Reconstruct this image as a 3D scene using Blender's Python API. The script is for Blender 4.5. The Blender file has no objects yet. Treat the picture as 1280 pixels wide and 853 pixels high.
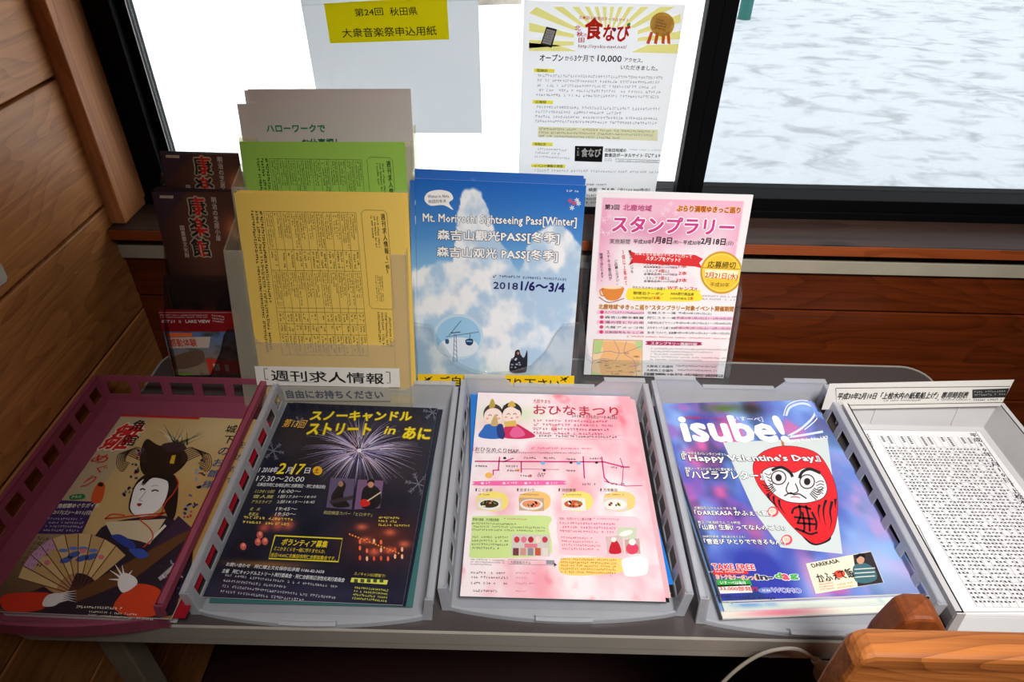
import bpy, math, random
import numpy as np
from mathutils import Vector, Matrix

random.seed(7)
SC = bpy.context.scene
COL = SC.collection

# ------------------------------------------------------------------ camera
EYE = 1.34                                   # camera height above the floor (m)
F = 857.0; CX, CY = 640.0, 426.5             # focal length and centre, for a 1280x853 frame
_vy = Vector((657 - CX, 225 + CY, -F)); _vz = -Vector((616 - CX, -(1554 - CY), -F))
AZ = _vz.normalized(); AY = (_vy - _vy.dot(AZ) * AZ).normalized(); AX = AY.cross(AZ)
ROT = Matrix((AX, AY, AZ))                   # camera space -> world space
cam_d = bpy.data.cameras.new('camera'); cam_d.sensor_width = 36; cam_d.lens = 36 * F / 1280
cam_d.clip_start = 0.02; cam_d.clip_end = 200
cam = bpy.data.objects.new('camera', cam_d); COL.objects.link(cam)
cam.matrix_world = Matrix.Translation((0, 0, EYE)) @ ROT.to_4x4()
SC.camera = cam

# ------------------------------------------------------------------ sky, lamps, exposure
SKY = 2.7; LAMP = 5.2; LAMP2 = 0.2
wd = bpy.data.worlds.new('overcast sky'); SC.world = wd; wd.use_nodes = True
wd.node_tree.nodes['Background'].inputs[0].default_value = (0.96, 0.98, 1.0, 1)
wd.node_tree.nodes['Background'].inputs[1].default_value = SKY
def area(name, loc, target, sx, sy, power, color, spread=180):
    d = bpy.data.lights.new(name, 'AREA'); d.shape = 'RECTANGLE'; d.size = sx; d.size_y = sy
    d.energy = power; d.color = color; d.spread = math.radians(spread)
    o = bpy.data.objects.new(name, d); COL.objects.link(o)
    o.location = loc
    o.rotation_euler = (Vector(target) - Vector(loc)).to_track_quat('-Z', 'Y').to_euler()
area('ceiling_lamp', (0.30, -0.35, 2.25), (0.36, 0.64, 0.72), 0.35, 0.35, LAMP, (1.0, 0.97, 0.93), 60)
area('rear_window_light', (1.2, -1.9, 1.5), (0.3, 0.7, 0.9), 1.2, 0.9, LAMP2, (0.95, 0.98, 1.0))
SC.view_settings.view_transform = 'Standard'; SC.view_settings.look = 'None'
SC.view_settings.gamma = 1.0; SC.view_settings.use_curve_mapping = False
SC.view_settings.exposure = 0.0
SC.cycles.transparent_max_bounces = 48; SC.cycles.max_bounces = 10

# ------------------------------------------------------------------ pixel -> place helpers (z here is height relative to the eye)
def ray(px, py):
    return ROT @ Vector(((px - CX) / F, -(py - CY) / F, -1.0))
def onz(px, py, z):
    r = ray(px, py); return r * (z / r.z)
def ony(px, py, y):
    r = ray(px, py); return r * (y / r.y)
def onx(px, py, x):
    r = ray(px, py); return r * (x / r.x)
def W(p): return Vector((p[0], p[1], p[2] + EYE))
def proj(p):
    c = ROT.transposed() @ Vector(p)
    return (CX + F * c.x / -c.z, CY - F * c.y / -c.z)

# ------------------------------------------------------------------ materials
def lin(c):
    out = []
    for v in c[:3]:
        v = v / 255.0
        out.append(v / 12.92 if v <= 0.04045 else ((v + 0.055) / 1.055) ** 2.4)
    return out
_M = {}
def newmat(name):
    m = bpy.data.materials.new(name); m.use_nodes = True; m.node_tree.nodes.clear()
    return m, m.node_tree.nodes, m.node_tree.links
def _out(n, l, sh):
    o = n.new('ShaderNodeOutputMaterial'); l.new(sh, o.inputs['Surface'])
    return o
def ink(c, rough=0.5, trans=0.0):
    """flat printed colour; trans lets daylight through print on thin paper"""
    k = ('ink', tuple(c), rough, trans)
    if k in _M: return _M[k]
    m, n, l = newmat('print_%d_%d_%d' % tuple(int(v) for v in c))
    p = n.new('ShaderNodeBsdfPrincipled'); p.inputs['Base Color'].default_value = (*lin(c), 1)
    p.inputs['Roughness'].default_value = rough; p.inputs['Specular IOR Level'].default_value = 0.45
    sh = p.outputs[0]
    if trans:
        t = n.new('ShaderNodeBsdfTranslucent'); t.inputs[0].default_value = (*lin(c), 1)
        mx = n.new('ShaderNodeMixShader'); mx.inputs[0].default_value = trans; l.new(sh, mx.inputs[1]); l.new(t.outputs[0], mx.inputs[2]); sh = mx.outputs[0]
    _out(n, l, sh); _M[k] = m; return m
def solid(name, c, rough=0.5, metal=0.0, spec=0.5, var=0.06, scale=25, bump=0.0, coat=0.0):
    k = ('solid', name)
    if k in _M: return _M[k]
    m, n, l = newmat(name)
    p = n.new('ShaderNodeBsdfPrincipled')
    p.inputs['Roughness'].default_value = rough; p.inputs['Metallic'].default_value = metal
    p.inputs['Specular IOR Level'].default_value = spec; p.inputs['Coat Weight'].default_value = coat
    tc = n.new('ShaderNodeTexCoord'); nz = n.new('ShaderNodeTexNoise'); nz.inputs['Scale'].default_value = scale
    nz.inputs['Detail'].default_value = 5
    l.new(tc.outputs['Object'], nz.inputs['Vector'])
    r = n.new('ShaderNodeValToRGB'); a = lin(c)
    r.color_ramp.elements[0].position = 0.3; r.color_ramp.elements[1].position = 0.7
    r.color_ramp.elements[0].color = (*[v * (1 - var) for v in a], 1)
    r.color_ramp.elements[1].color = (*[min(1, v * (1 + var)) for v in a], 1)
    l.new(nz.outputs['Fac'], r.inputs[0]); l.new(r.outputs[0], p.inputs['Base Color'])
    if bump:
        b = n.new('ShaderNodeBump'); b.inputs['Strength'].default_value = bump; b.inputs['Distance'].default_value = 0.002
        l.new(nz.outputs['Fac'], b.inputs['Height']); l.new(b.outputs[0], p.inputs['Normal'])
    _out(n, l, p.outputs[0]); _M[k] = m; return m
def plastic(name, c, opac, rough=0.25, tint=(255, 255, 255), spec=0.5):
    """thin moulded plastic: part see-through, part milky"""
    k = ('plastic', name)
    if k in _M: return _M[k]
    m, n, l = newmat(name)
    p = n.new('ShaderNodeBsdfPrincipled'); p.inputs['Base Color'].default_value = (*lin(c), 1)
    p.inputs['Roughness'].default_value = rough; p.inputs['Specular IOR Level'].default_value = spec
    tl = n.new('ShaderNodeBsdfTranslucent'); tl.inputs[0].default_value = (*lin(c), 1)
    mx0 = n.new('ShaderNodeMixShader'); mx0.inputs[0].default_value = 0.3
    l.new(p.outputs[0], mx0.inputs[1]); l.new(tl.outputs[0], mx0.inputs[2])
    t = n.new('ShaderNodeBsdfTransparent'); t.inputs[0].default_value = (*lin(tint), 1)
    g = n.new('ShaderNodeBsdfGlossy'); g.inputs['Roughness'].default_value = rough * 0.5
    lw = n.new('ShaderNodeLayerWeight'); pf = n.new('ShaderNodeMath'); pf.operation = 'POWER'; pf.inputs[1].default_value = 4.0
    fr = n.new('ShaderNodeMath'); fr.operation = 'MULTIPLY_ADD'; fr.inputs[1].default_value = 0.5; fr.inputs[2].default_value = 0.025
    l.new(lw.outputs['Facing'], pf.inputs[0]); l.new(pf.outputs[0], fr.inputs[0])
    mg = n.new('ShaderNodeMixShader'); l.new(fr.outputs[0], mg.inputs[0])
    l.new(t.outputs[0], mg.inputs[1]); l.new(g.outputs[0], mg.inputs[2])
    mx = n.new('ShaderNodeMixShader')
    tc = n.new('ShaderNodeTexCoord'); nz = n.new('ShaderNodeTexNoise'); nz.inputs['Scale'].default_value = 40
    l.new(tc.outputs['Object'], nz.inputs['Vector'])
    mr = n.new('ShaderNodeMapRange'); mr.inputs['To Min'].default_value = opac * 0.9; mr.inputs['To Max'].default_value = min(1, opac * 1.1)
    l.new(nz.outputs['Fac'], mr.inputs[0]); l.new(mr.outputs[0], mx.inputs[0])
    l.new(mg.outputs[0], mx.inputs[1]); l.new(mx0.outputs[0], mx.inputs[2])
    _out(n, l, mx.outputs[0]); _M[k] = m; return m
def paper(name, c, trans=0.25, rough=0.6, var=0.02):
    k = ('paper', name)
    if k in _M: return _M[k]
    m, n, l = newmat(name)
    p = n.new('ShaderNodeBsdfPrincipled'); p.inputs['Roughness'].default_value = rough
    p.inputs['Specular IOR Level'].default_value = 0.35
    tc = n.new('ShaderNodeTexCoord'); nz = n.new('ShaderNodeTexNoise'); nz.inputs['Scale'].default_value = 12
    l.new(tc.outputs['Object'], nz.inputs['Vector'])
    r = n.new('ShaderNodeValToRGB'); a = lin(c)
    r.color_ramp.elements[0].color = (*[v * (1 - var) for v in a], 1); r.color_ramp.elements[1].color = (*[min(1, v * (1 + var)) for v in a], 1)
    l.new(nz.outputs['Fac'], r.inputs[0]); l.new(r.outputs[0], p.inputs['Base Color'])
    t = n.new('ShaderNodeBsdfTranslucent'); t.inputs[0].default_value = (*a, 1)
    mx = n.new('ShaderNodeMixShader'); mx.inputs[0].default_value = trans
    l.new(p.outputs[0], mx.inputs[1]); l.new(t.outputs[0], mx.inputs[2])
    _out(n, l, mx.outputs[0]); _M[k] = m; return m
def picture(rough=0.45, trans=0.0):
    k = ('pic', rough, trans)
    if k in _M: return _M[k]
    m, n, l = newmat('printed_picture')
    p = n.new('ShaderNodeBsdfPrincipled'); p.inputs['Roughness'].default_value = rough
    a = n.new('ShaderNodeVertexColor'); a.layer_name = 'Print'
    l.new(a.outputs[0], p.inputs['Base Color']); sh = p.outputs[0]
    if trans:
        t = n.new('ShaderNodeBsdfTranslucent'); l.new(a.outputs[0], t.inputs[0])
        mx = n.new('ShaderNodeMixShader'); mx.inputs[0].default_value = trans
        l.new(sh, mx.inputs[1]); l.new(t.outputs[0], mx.inputs[2]); sh = mx.outputs[0]
    _out(n, l, sh); _M[k] = m; return m
def wood(name, light, dark, axis, rough=0.4, ring=9.0, grain=60.0, knots=0.6, bump=0.25, coat=0.0, amount=1.0):
    """plank wood: fibres stretched along the given axis, broad flame rings, a few knots"""
    k = ('wood', name)
    if k in _M: return _M[k]
    m, n, l = newmat(name)
    p = n.new('ShaderNodeBsdfPrincipled'); p.inputs['Roughness'].default_value = rough; p.inputs['Coat Weight'].default_value = coat
    tc = n.new('ShaderNodeTexCoord'); oi = n.new('ShaderNodeObjectInfo')
    add = n.new('ShaderNodeVectorMath'); add.operation = 'ADD'
    sc_ = n.new('ShaderNodeVectorMath'); sc_.operation = 'SCALE'; sc_.inputs['Scale'].default_value = 17.0
    cmb = n.new('ShaderNodeCombineXYZ'); l.new(oi.outputs['Random'], cmb.inputs[0]); l.new(oi.outputs['Random'], cmb.inputs[1]); l.new(oi.outputs['Random'], cmb.inputs[2])
    l.new(cmb.outputs[0], sc_.inputs[0]); l.new(tc.outputs['Object'], add.inputs[0]); l.new(sc_.outputs[0], add.inputs[1])
    def mp(s_along, s_cross):
        q = n.new('ShaderNodeMapping'); v = [s_cross] * 3; v[axis] = s_along
        q.inputs['Scale'].default_value = v; l.new(add.outputs[0], q.inputs['Vector']); return q
    warp = n.new('ShaderNodeTexNoise'); warp.inputs['Scale'].default_value = 1; warp.inputs['Detail'].default_value = 3
    q = mp(1.6, 7.0); l.new(q.outputs[0], warp.inputs['Vector'])
    ml = n.new('ShaderNodeMath'); ml.operation = 'MULTIPLY'; ml.inputs[1].default_value = ring
    l.new(warp.outputs['Fac'], ml.inputs[0])
    fr = n.new('ShaderNodeMath'); fr.operation = 'FRACT'; l.new(ml.outputs[0], fr.inputs[0])
    pw = n.new('ShaderNodeMath'); pw.operation = 'POWER'; pw.inputs[1].default_value = 2.2; l.new(fr.outputs[0], pw.inputs[0])
    fib = n.new('ShaderNodeTexNoise'); fib.inputs['Scale'].default_value = 1; fib.inputs['Detail'].default_value = 6; fib.inputs['Roughness'].default_value = 0.65
    q2 = mp(grain * 0.07, grain * 3.0); l.new(q2.outputs[0], fib.inputs['Vector'])
    kn = n.new('ShaderNodeTexVoronoi'); kn.inputs['Scale'].default_value = 1
    q3 = mp(3.3, 6.5); l.new(q3.outputs[0], kn.inputs['Vector'])
    kr = n.new('ShaderNodeMapRange'); kr.inputs['From Min'].default_value = 0.05; kr.inputs['From Max'].default_value = 0.13
    kr.inputs['To Min'].default_value = knots; kr.inputs['To Max'].default_value = 0.0
    l.new(kn.outputs['Distance'], kr.inputs[0])
    s1 = n.new('ShaderNodeMath'); s1.operation = 'MULTIPLY'; s1.inputs[1].default_value = 0.20 * amount; l.new(pw.outputs[0], s1.inputs[0])
    s2 = n.new('ShaderNodeMath'); s2.operation = 'MULTIPLY_ADD'; s2.inputs[1].default_value = 0.95 * amount; l.new(fib.outputs['Fac'], s2.inputs[0]); l.new(s1.outputs[0], s2.inputs[2])
    s3 = n.new('ShaderNodeMath'); s3.operation = 'ADD'; l.new(s2.outputs[0], s3.inputs[0]); l.new(kr.outputs[0], s3.inputs[1])
    r = n.new('ShaderNodeValToRGB')
    r.color_ramp.elements[0].position = 0.22; r.color_ramp.elements[0].color = (*lin(light), 1)
    r.color_ramp.elements[1].position = 1.05 if False else 1.0; r.color_ramp.elements[1].color = (*lin(dark), 1)
    l.new(s3.outputs[0], r.inputs[0]); l.new(r.outputs[0], p.inputs['Base Color'])
    b = n.new('ShaderNodeBump'); b.inputs['Strength'].default_value = bump; b.inputs['Distance'].default_value = 0.0015; b.invert = True
    l.new(s3.outputs[0], b.inputs['Height']); l.new(b.outputs[0], p.inputs['Normal'])
    _out(n, l, p.outputs[0]); _M[k] = m; return m

# ------------------------------------------------------------------ mesh building
class MB:
    def __init__(s): s.v = []; s.f = []; s.mi = []; s.mats = []
    def m(s, mat):
        if mat not in s.mats: s.mats.append(mat)
        return s.mats.index(mat)
    def poly(s, pts, mat=None):
        b = len(s.v); s.v += [tuple(p) for p in pts]; s.f.append(tuple(range(b, b + len(pts)))); s.mi.append(s.m(mat) if mat else 0)
    def mesh(s, vs, fs, mat=None):
        b = len(s.v); s.v += [tuple(p) for p in vs]; k = s.m(mat) if mat else 0
        for f in fs: s.f.append(tuple(i + b for i in f)); s.mi.append(k)
    def hexa(s, a, mat=None):
        """a: 8 corners, 0-3 one face in order, 4-7 the opposite"""
        s.mesh(a, [(0, 1, 2, 3), (7, 6, 5, 4), (0, 4, 5, 1), (1, 5, 6, 2), (2, 6, 7, 3), (3, 7, 4, 0)], mat)
    def box(s, x0, x1, y0, y1, z0, z1, mat=None):
        s.hexa([(x0, y0, z0), (x1, y0, z0), (x1, y1, z0), (x0, y1, z0), (x0, y0, z1), (x1, y0, z1), (x1, y1, z1), (x0, y1, z1)], mat)
    def prism(s, pts, off, mat=None):
        """polygon extruded by a vector"""
        n = len(pts); a = [Vector(p) for p in pts]; b = [p + Vector(off) for p in a]
        s.mesh(a + b, [tuple(range(n)), tuple(range(2 * n - 1, n - 1, -1))] + [(i, i + n, (i + 1) % n + n, (i + 1) % n) for i in range(n)], mat)
    def tube(s, pts, r, mat=None, seg=10):
        pts = [Vector(p) for p in pts]; rings = []; rr = r if isinstance(r, (list, tuple)) else [r] * len(pts)
        ref = Vector((0.31, 0.2, 0.93)).normalized()
        for i, p in enumerate(pts):
            d = (pts[min(i + 1, len(pts) - 1)] - pts[max(i - 1, 0)]).normalized()
            u = d.cross(ref).normalized(); w = d.cross(u)
            rings.append([p + (u * math.cos(a) + w * math.sin(a)) * rr[i] for a in [2 * math.pi * k / seg for k in range(seg)]])
        vs = [q for g in rings for q in g]; fs = []
        for i in range(len(pts) - 1):
            for k in range(seg): fs.append((i * seg + k, i * seg + (k + 1) % seg, (i + 1) * seg + (k + 1) % seg, (i + 1) * seg + k))
        fs.append(tuple(range(seg))[::-1]); fs.append(tuple(range((len(pts) - 1) * seg, len(pts) * seg)))
        s.mesh(vs, fs, mat)
    def build(s, name, mat=None, parent=None, rel=True, base=None, bevel=0.0, smooth=False):
        """verts are eye-relative; the object gets its origin at base (world) or at its parent's"""
        me = bpy.data.meshes.new(name)
        vs = [W(v) for v in s.v] if rel else [Vector(v) for v in s.v]
        if base is None:
            if parent is not None: base = parent_base(parent)
            else:
                base = Vector((sum(v.x for v in vs) / len(vs), sum(v.y for v in vs) / len(vs), min(v.z for v in vs)))
        me.from_pydata([tuple(v - base) for v in vs], [], s.f)
        for mm in (s.mats or [mat]): me.materials.append(mm)
        if len(s.mats) > 1: me.polygons.foreach_set('material_index', s.mi)
        me.update()
        if smooth: me.polygons.foreach_set('use_smooth', [True] * len(me.polygons))
        o = bpy.data.objects.new(name, me); COL.objects.link(o)
        if parent is not None: o.parent = parent
        else: o.location = base
        if bevel:
            md = o.modifiers.new('bevel', 'BEVEL'); md.width = bevel; md.segments = 2; md.limit_method = 'ANGLE'; md.angle_limit = 0.7
        return o
def parent_base(p):
    b = Vector(p.location)
    while p.parent: p = p.parent; b += Vector(p.location)
    return b
def tag(o, label=None, cat=None, group=None, kind=None):
    if label: o['label'] = label
    if cat: o['category'] = cat
    if group: o['group'] = group
    if kind: o['kind'] = kind
    return o
def empty(name, base, label, cat, group=None):
    o = bpy.data.objects.new(name, None); o.empty_display_size = 0.02; COL.objects.link(o); o.location = W(base)
    return tag(o, label, cat, group)
# ------------------------------------------------------------------ the room
WX = -0.571            # left wall face
WY = 0.862             # face of the boards under the window
FLOOR = -EYE
m_lwood = wood('left_wall_boards', (222, 150, 84), (128, 70, 32), 1, rough=0.45, ring=22, grain=48)
m_bwood = wood('lacquered_boards', (116, 50, 18), (40, 14, 5), 0, rough=0.3, ring=16, grain=40, coat=0.25)
m_post = wood('post_wood', (224, 150, 96), (140, 80, 44), 2, rough=0.5, ring=12, grain=60)
m_sill = wood('sill_wood', (74, 52, 44), (26, 17, 14), 0, rough=0.5, ring=6, grain=70)
m_black = solid('black_aluminium', (6, 6, 8), 0.6, 0.0, 0.12)
m_dark = solid('dark_backing', (14, 8, 6), 0.9)
m_floor = solid('dark_red_floor', (44, 10, 8), 0.6, var=0.3, scale=6)
m_plaster = solid('room_plaster', (96, 74, 56), 0.9)

def struct(o): return tag(o, kind='structure')
b = MB(); b.box(-0.75, 1.7, -2.3, 0.98, FLOOR - 0.1, FLOOR); struct(b.build('floor', m_floor))
b = MB(); b.box(-0.75, 1.7, -2.3, 1.1, 1.0, 1.1); struct(b.build('ceiling', m_plaster))
b = MB(); b.box(1.6, 1.7, -2.2, 0.98, FLOOR, 1.0); struct(b.build('wall_right', m_plaster))
b = MB(); b.box(-0.75, 1.7, -2.3, -2.2, FLOOR, 1.0); struct(b.build('wall_rear', m_plaster))
# left wall: backing plus single boards
b = MB(); b.box(WX - 0.12, WX - 0.02, -2.2, 1.1, FLOOR, 1.0); wl = struct(b.build('wall_left', m_dark))
seams = [-0.262 + 0.173 * k for k in range(-6, 9)]
for i in range(len(seams) - 1):
    z0, z1 = seams[i] + 0.0022, seams[i + 1] - 0.0022
    if z0 > 0.98: break
    b = MB(); b.box(WX - 0.02, WX, -2.2, 1.0, max(z0, FLOOR), min(z1, 0.99)); b.build('board', m_lwood, wl, bevel=0.002)
# wall under the window
b = MB(); b.box(-0.75, 1.7, WY + 0.02, 0.98, FLOOR, -0.482); wf = struct(b.build('wall_front', m_dark))
bs = [-0.516, -0.584, -0.757, -0.93, -1.103, -1.276, -1.34]
for i in range(len(bs) - 1):
    b = MB(); b.box(WX, 1.6, WY, WY + 0.02, bs[i + 1] + 0.0015, bs[i] - 0.0015); b.build('board', m_bwood, wf, bevel=0.0015)
b = MB(); b.box(-0.75, 1.7, 0.93, 0.98, 0.62, 1.0); b.build('lintel', m_plaster, wf)
b = MB(); b.box(WX - 0.15, -0.551, 0.98, 1.05, FLOOR, 1.0); b.build('jamb', m_dark, wf)
# pale strip and sill
b = MB(); b.box(WX, 1.6, WY - 0.006, WY + 0.02, -0.5155, -0.4945); struct(b.build('trim_1', solid('pale_grey_strip', (168, 160, 142), 0.5), bevel=0.001))
b = MB(); b.box(WX, 1.6, 0.846, 0.97, -0.480, -0.464); struct(b.build('trim_2', m_sill, bevel=0.002))
b = MB(); b.box(WX + 0.001, 1.6, 0.8445, 0.846, -0.4795, -0.4645); struct(b.build('trim_4', wood('sill_edge_wood', (168, 82, 36), (84, 34, 12), 0), bevel=0.0005))
# corner post
b = MB(); b.box(WX - 0.02, -0.551, 0.862, 0.955, -0.4635, 1.0); struct(b.build('trim_3', m_post, bevel=0.002))

# window: black frame with two sashes
m_glassL = plastic('clear_window_glass', (230, 240, 240), 0.004, 0.02, (250, 252, 252))
m_glassR = plastic('double_window_glass', (230, 240, 240), 0.01, 0.02, (206, 209, 211))
def win(name, parts):
    r = bpy.data.objects.new(name, None); COL.objects.link(r); r.location = W((0.3, 0.95, -0.463)); r['kind'] = 'structure'
    return r
w1 = win('window_1', None)
b = MB(); b.box(-0.551, 1.35, 0.93, 0.985, -0.4635, -0.4345); b.box(-0.551, 1.35, 0.925, 0.93, -0.4635, -0.452)
b.build('bottom_rail', m_black, w1, bevel=0.001)
b = MB(); b.box(-0.551, -0.515, 0.93, 0.985, -0.4345, 0.62); b.build('side_frame', m_black, w1, bevel=0.001)
b = MB(); b.box(1.30, 1.35, 0.93, 0.985, -0.4345, 0.62); b.build('side_frame', m_black, w1, bevel=0.001)
b = MB(); b.box(-0.551, 1.35, 0.93, 0.985, 0.60, 0.66); b.build('top_rail', m_black, w1, bevel=0.001)
b = MB(); b.box(0.233, 0.252, 0.936, 0.958, -0.4345, 0.60); b.build('sash_stile', m_black, w1, bevel=0.001)
b = MB(); b.box(0.2535, 0.272, 0.94, 0.982, -0.4345, 0.60); b.build('sash_stile', m_black, w1, bevel=0.001)
b = MB(); b.box(-0.5145, -0.5045, 0.946, 0.968, -0.4345, 0.60); b.build('sash_stile', m_black, w1, bevel=0.001)
b = MB(); b.box(-0.5042, -0.5030, 0.9460, 0.9472, -0.4345, 0.60); b.build('glazing_bead', solid('aluminium_bead', (150, 150, 155), 0.3, 0.8), w1)
b = MB(); b.box(-0.503, 0.2325, 0.954, 0.957, -0.4345, 0.60); b.build('pane', m_glassL, w1)
b = MB(); b.box(0.2725, 1.30, 0.965, 0.968, -0.4345, 0.60); b.build('pane', m_glassR, w1)

b = MB(); b.box(-3, 4, .99, 1.95, .70, .78); struct(b.build('sky_blocker_eave', m_dark))  # unseen eave, added to block high sky light and darken the lower left wall
# outside: trodden snow, far bank, marker post
m, n, l = newmat('trodden_snow')
p = n.new('ShaderNodeBsdfPrincipled'); p.inputs['Roughness'].default_value = 0.7
tc = n.new('ShaderNodeTexCoord'); mp = n.new('ShaderNodeMapping'); mp.inputs['Scale'].default_value = (2.0, 3.0, 1); mp.inputs['Rotation'].default_value = (0, 0, -0.25)
nz = n.new('ShaderNodeTexNoise'); nz.inputs['Scale'].default_value = 1.5; nz.inputs['Detail'].default_value = 8; nz.inputs['Roughness'].default_value = 0.62; nz.inputs['Distortion'].default_value = 0.6
l.new(tc.outputs['Object'], mp.inputs[0]); l.new(mp.outputs[0], nz.inputs['Vector'])
r = n.new('ShaderNodeValToRGB'); r.color_ramp.elements[0].position = 0.36; r.color_ramp.elements[0].color = (*lin((204, 206, 208)), 1)
r.color_ramp.elements[1].position = 0.50; r.color_ramp.elements[1].color = (*lin((248, 250, 252)), 1)
l.new(nz.outputs['Fac'], r.inputs[0]); l.new(r.outputs[0], p.inputs['Base Color'])
bp = n.new('ShaderNodeBump'); bp.inputs['Strength'].default_value = 0.5; bp.inputs['Distance'].default_value = 0.05
l.new(nz.outputs['Fac'], bp.inputs['Height']); l.new(bp.outputs[0], p.inputs['Normal']); _out(n, l, p.outputs[0])
m_snow = m
b = MB(); b.box(-30, 40, 1.15, 60, -1.9, -1.7); struct(b.build('snow_ground', m_snow))
rb = random.Random(3); b = MB(); xs = [-9 + 0.5 * i for i in range(19)]; top = [-1.52 + rb.uniform(-.06, .06) for _ in xs]
for i in range(len(xs) - 1):
    x0, x1 = xs[i], xs[i + 1]; y0 = 8.7 + 0.15 * math.sin(x0 * 2); y1 = 8.7 + 0.15 * math.sin(x1 * 2)
    b.hexa([(x0, y0, -1.75), (x1, y1, -1.75), (x1, 10, -1.75), (x0, 10, -1.75), (x0, y0 + .1, top[i]), (x1, y1 + .1, top[i + 1]), (x1, 10, top[i + 1] + .2), (x0, 10, top[i] + .2)])
tag(b.build('snow_bank', solid('dirty_snow_bank', (150, 140, 128), 0.9, var=0.4, scale=3)), 'low brownish bank of dirty snow far outside the left window pane', 'snow bank')
g = ony(931, 18, 8.2); b = MB(); b.tube([(g.x, 8.2, -1.699), (g.x, 8.2, -0.9)], 0.07, seg=12)
tag(b.build('marker_post', solid('teal_post_paint', (40, 120, 110), 0.5)), 'teal marker post standing in the snow outside the right pane', 'post')

# ------------------------------------------------------------------ folding table
TZ = -0.64
TX0, TX1, TY0, TY1 = -0.516, 0.612, 0.362, 0.802
m_ttop = solid('dark_grey_laminate', (74, 68, 68), 0.35, spec=0.5, var=0.03, scale=300)
m_tedge = solid('grey_edge_trim', (176, 170, 160), 0.35, 0.25, var=0.05)
m_tleg = solid('beige_steel_leg', (126, 116, 100), 0.45, 0.1)
tb = empty('folding_table', (0.05, 0.58, FLOOR), 'long grey folding table with pale metal edge carrying the leaflet trays', 'table')
def rrect(x0, x1, y0, y1, r, k=7):
    o = []
    for cx, cy, a0 in ((x1 - r, y1 - r, 0), (x0 + r, y1 - r, 90), (x0 + r, y0 + r, 180), (x1 - r, y0 + r, 270)):
        for i in range(k): a = math.radians(a0 + 90 * i / (k - 1)); o.append((cx + r * math.cos(a), cy + r * math.sin(a)))
    return o
b = MB(); b.prism([(x, y, TZ - 0.018) for x, y in rrect(TX0 + .003, TX1 - .003, TY0 + .003, TY1 - .003, .032)], (0, 0, 0.018)); b.build('tabletop', m_ttop, tb)
def band(b, o1, o2, z0, z1):
    n_ = len(o1); vs = [(x, y, z0) for x, y in o1] + [(x, y, z1) for x, y in o1] + [(x, y, z0) for x, y in o2] + [(x, y, z1) for x, y in o2]
    fs = []
    for i in range(n_):
        j = (i + 1) % n_
        fs += [(i, j, n_ + j, n_ + i), (2 * n_ + i, 3 * n_ + i, 3 * n_ + j, 2 * n_ + j), (n_ + i, n_ + j, 3 * n_ + j, 3 * n_ + i), (i, 2 * n_ + i, 2 * n_ + j, j)]
    b.mesh(vs, fs)
b = MB(); band(b, rrect(TX0, TX1, TY0, TY1, .035), rrect(TX0 + .003, TX1 - .003, TY0 + .003, TY1 - .003, .032), TZ - .019, TZ + .0008)
b.build('edge_band', m_tedge, tb)
b = MB(); band(b, rrect(TX0 + .001, TX1 - .001, TY0 + .001, TY1 - .001, .034), rrect(TX0 + .005, TX1 - .005, TY0 + .005, TY1 - .005, .03), TZ - .031, TZ - .0195)
b.build('apron', m_tedge, tb)
for x in (TX0 + 0.075, TX1 - 0.09):
    for y in (0.41, 0.75):
        b = MB(); s_ = 1 if x < 0 else -1
        b.box(x - .014, x + .014, y - .014, y + .014, FLOOR, TZ - .02); b.build('leg', m_tleg, tb, bevel=0.002)
b = MB(); q0 = ony(921, 806, .55); q1 = ony(962, 856, .47)
b.tube([(0.335, .60, TZ - .02), (0.350, .56, -0.76), (0.40, .55, -1.0)], .011, seg=10); b.build('leg_brace', m_tleg, tb)

# ------------------------------------------------------------------ wooden bench back in the lower right corner
m_bench = wood('weathered_bench_wood', (214, 130, 62), (92, 40, 12), 0, rough=0.5, ring=26, grain=22, knots=0.5, bump=1.0, amount=1.15)
m_benchp = wood('bench_post_wood', (150, 78, 34), (80, 34, 12), 2, rough=0.45, ring=7, grain=60)
bn = empty('wooden_bench', (0.5, 0.2, FLOOR), 'orange brown wooden bench back with worn grooved rail in front of the table', 'bench')
b = MB(); pts = [(0.268, -.4362), (0.258, -.440), (0.249, -.452), (0.238, -.53), (0.238, -.62)]
b.prism([(0.240, .245, -.634), (0.240, .245, -.50), (0.2415, .245, -.464), (0.2445, .245, -.4545), (0.252, .245, -.450), (1.3, .245, -.450), (1.3, .245, -.634)], (0, .023, 0))
b.build('top_rail', m_bench, bn, bevel=0.004)
for x in (0.306, 1.1):
    b = MB(); prof = [(x - .026, -.53), (x - .026, -.478), (x - .0235, -.462), (x - .020, -.445), (x - .014, -.4405), (x + .001, -.4405), (x + .008, -.447), (x + .0165, -.460), (x + .026, -.476), (x + .026, -.53)]
    b.prism([(a, .274, z - .009) for a, z in prof], (0, .022, 0)); b.box(x - .026, x + .026, .274, .296, FLOOR, -.539); b.build('post', m_benchp, bn, bevel=0.003)
b = MB(); b.box(0.25, 1.15, -0.12, .243, -0.93, -0.90); b.build('seat', m_bench, bn, bevel=.003)
for x in (0.262, 1.1):
    b = MB(); b.box(x, x + .04, -.1, -.06, FLOOR, -.93); b.build('leg', m_benchp, bn, bevel=.003)

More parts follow.
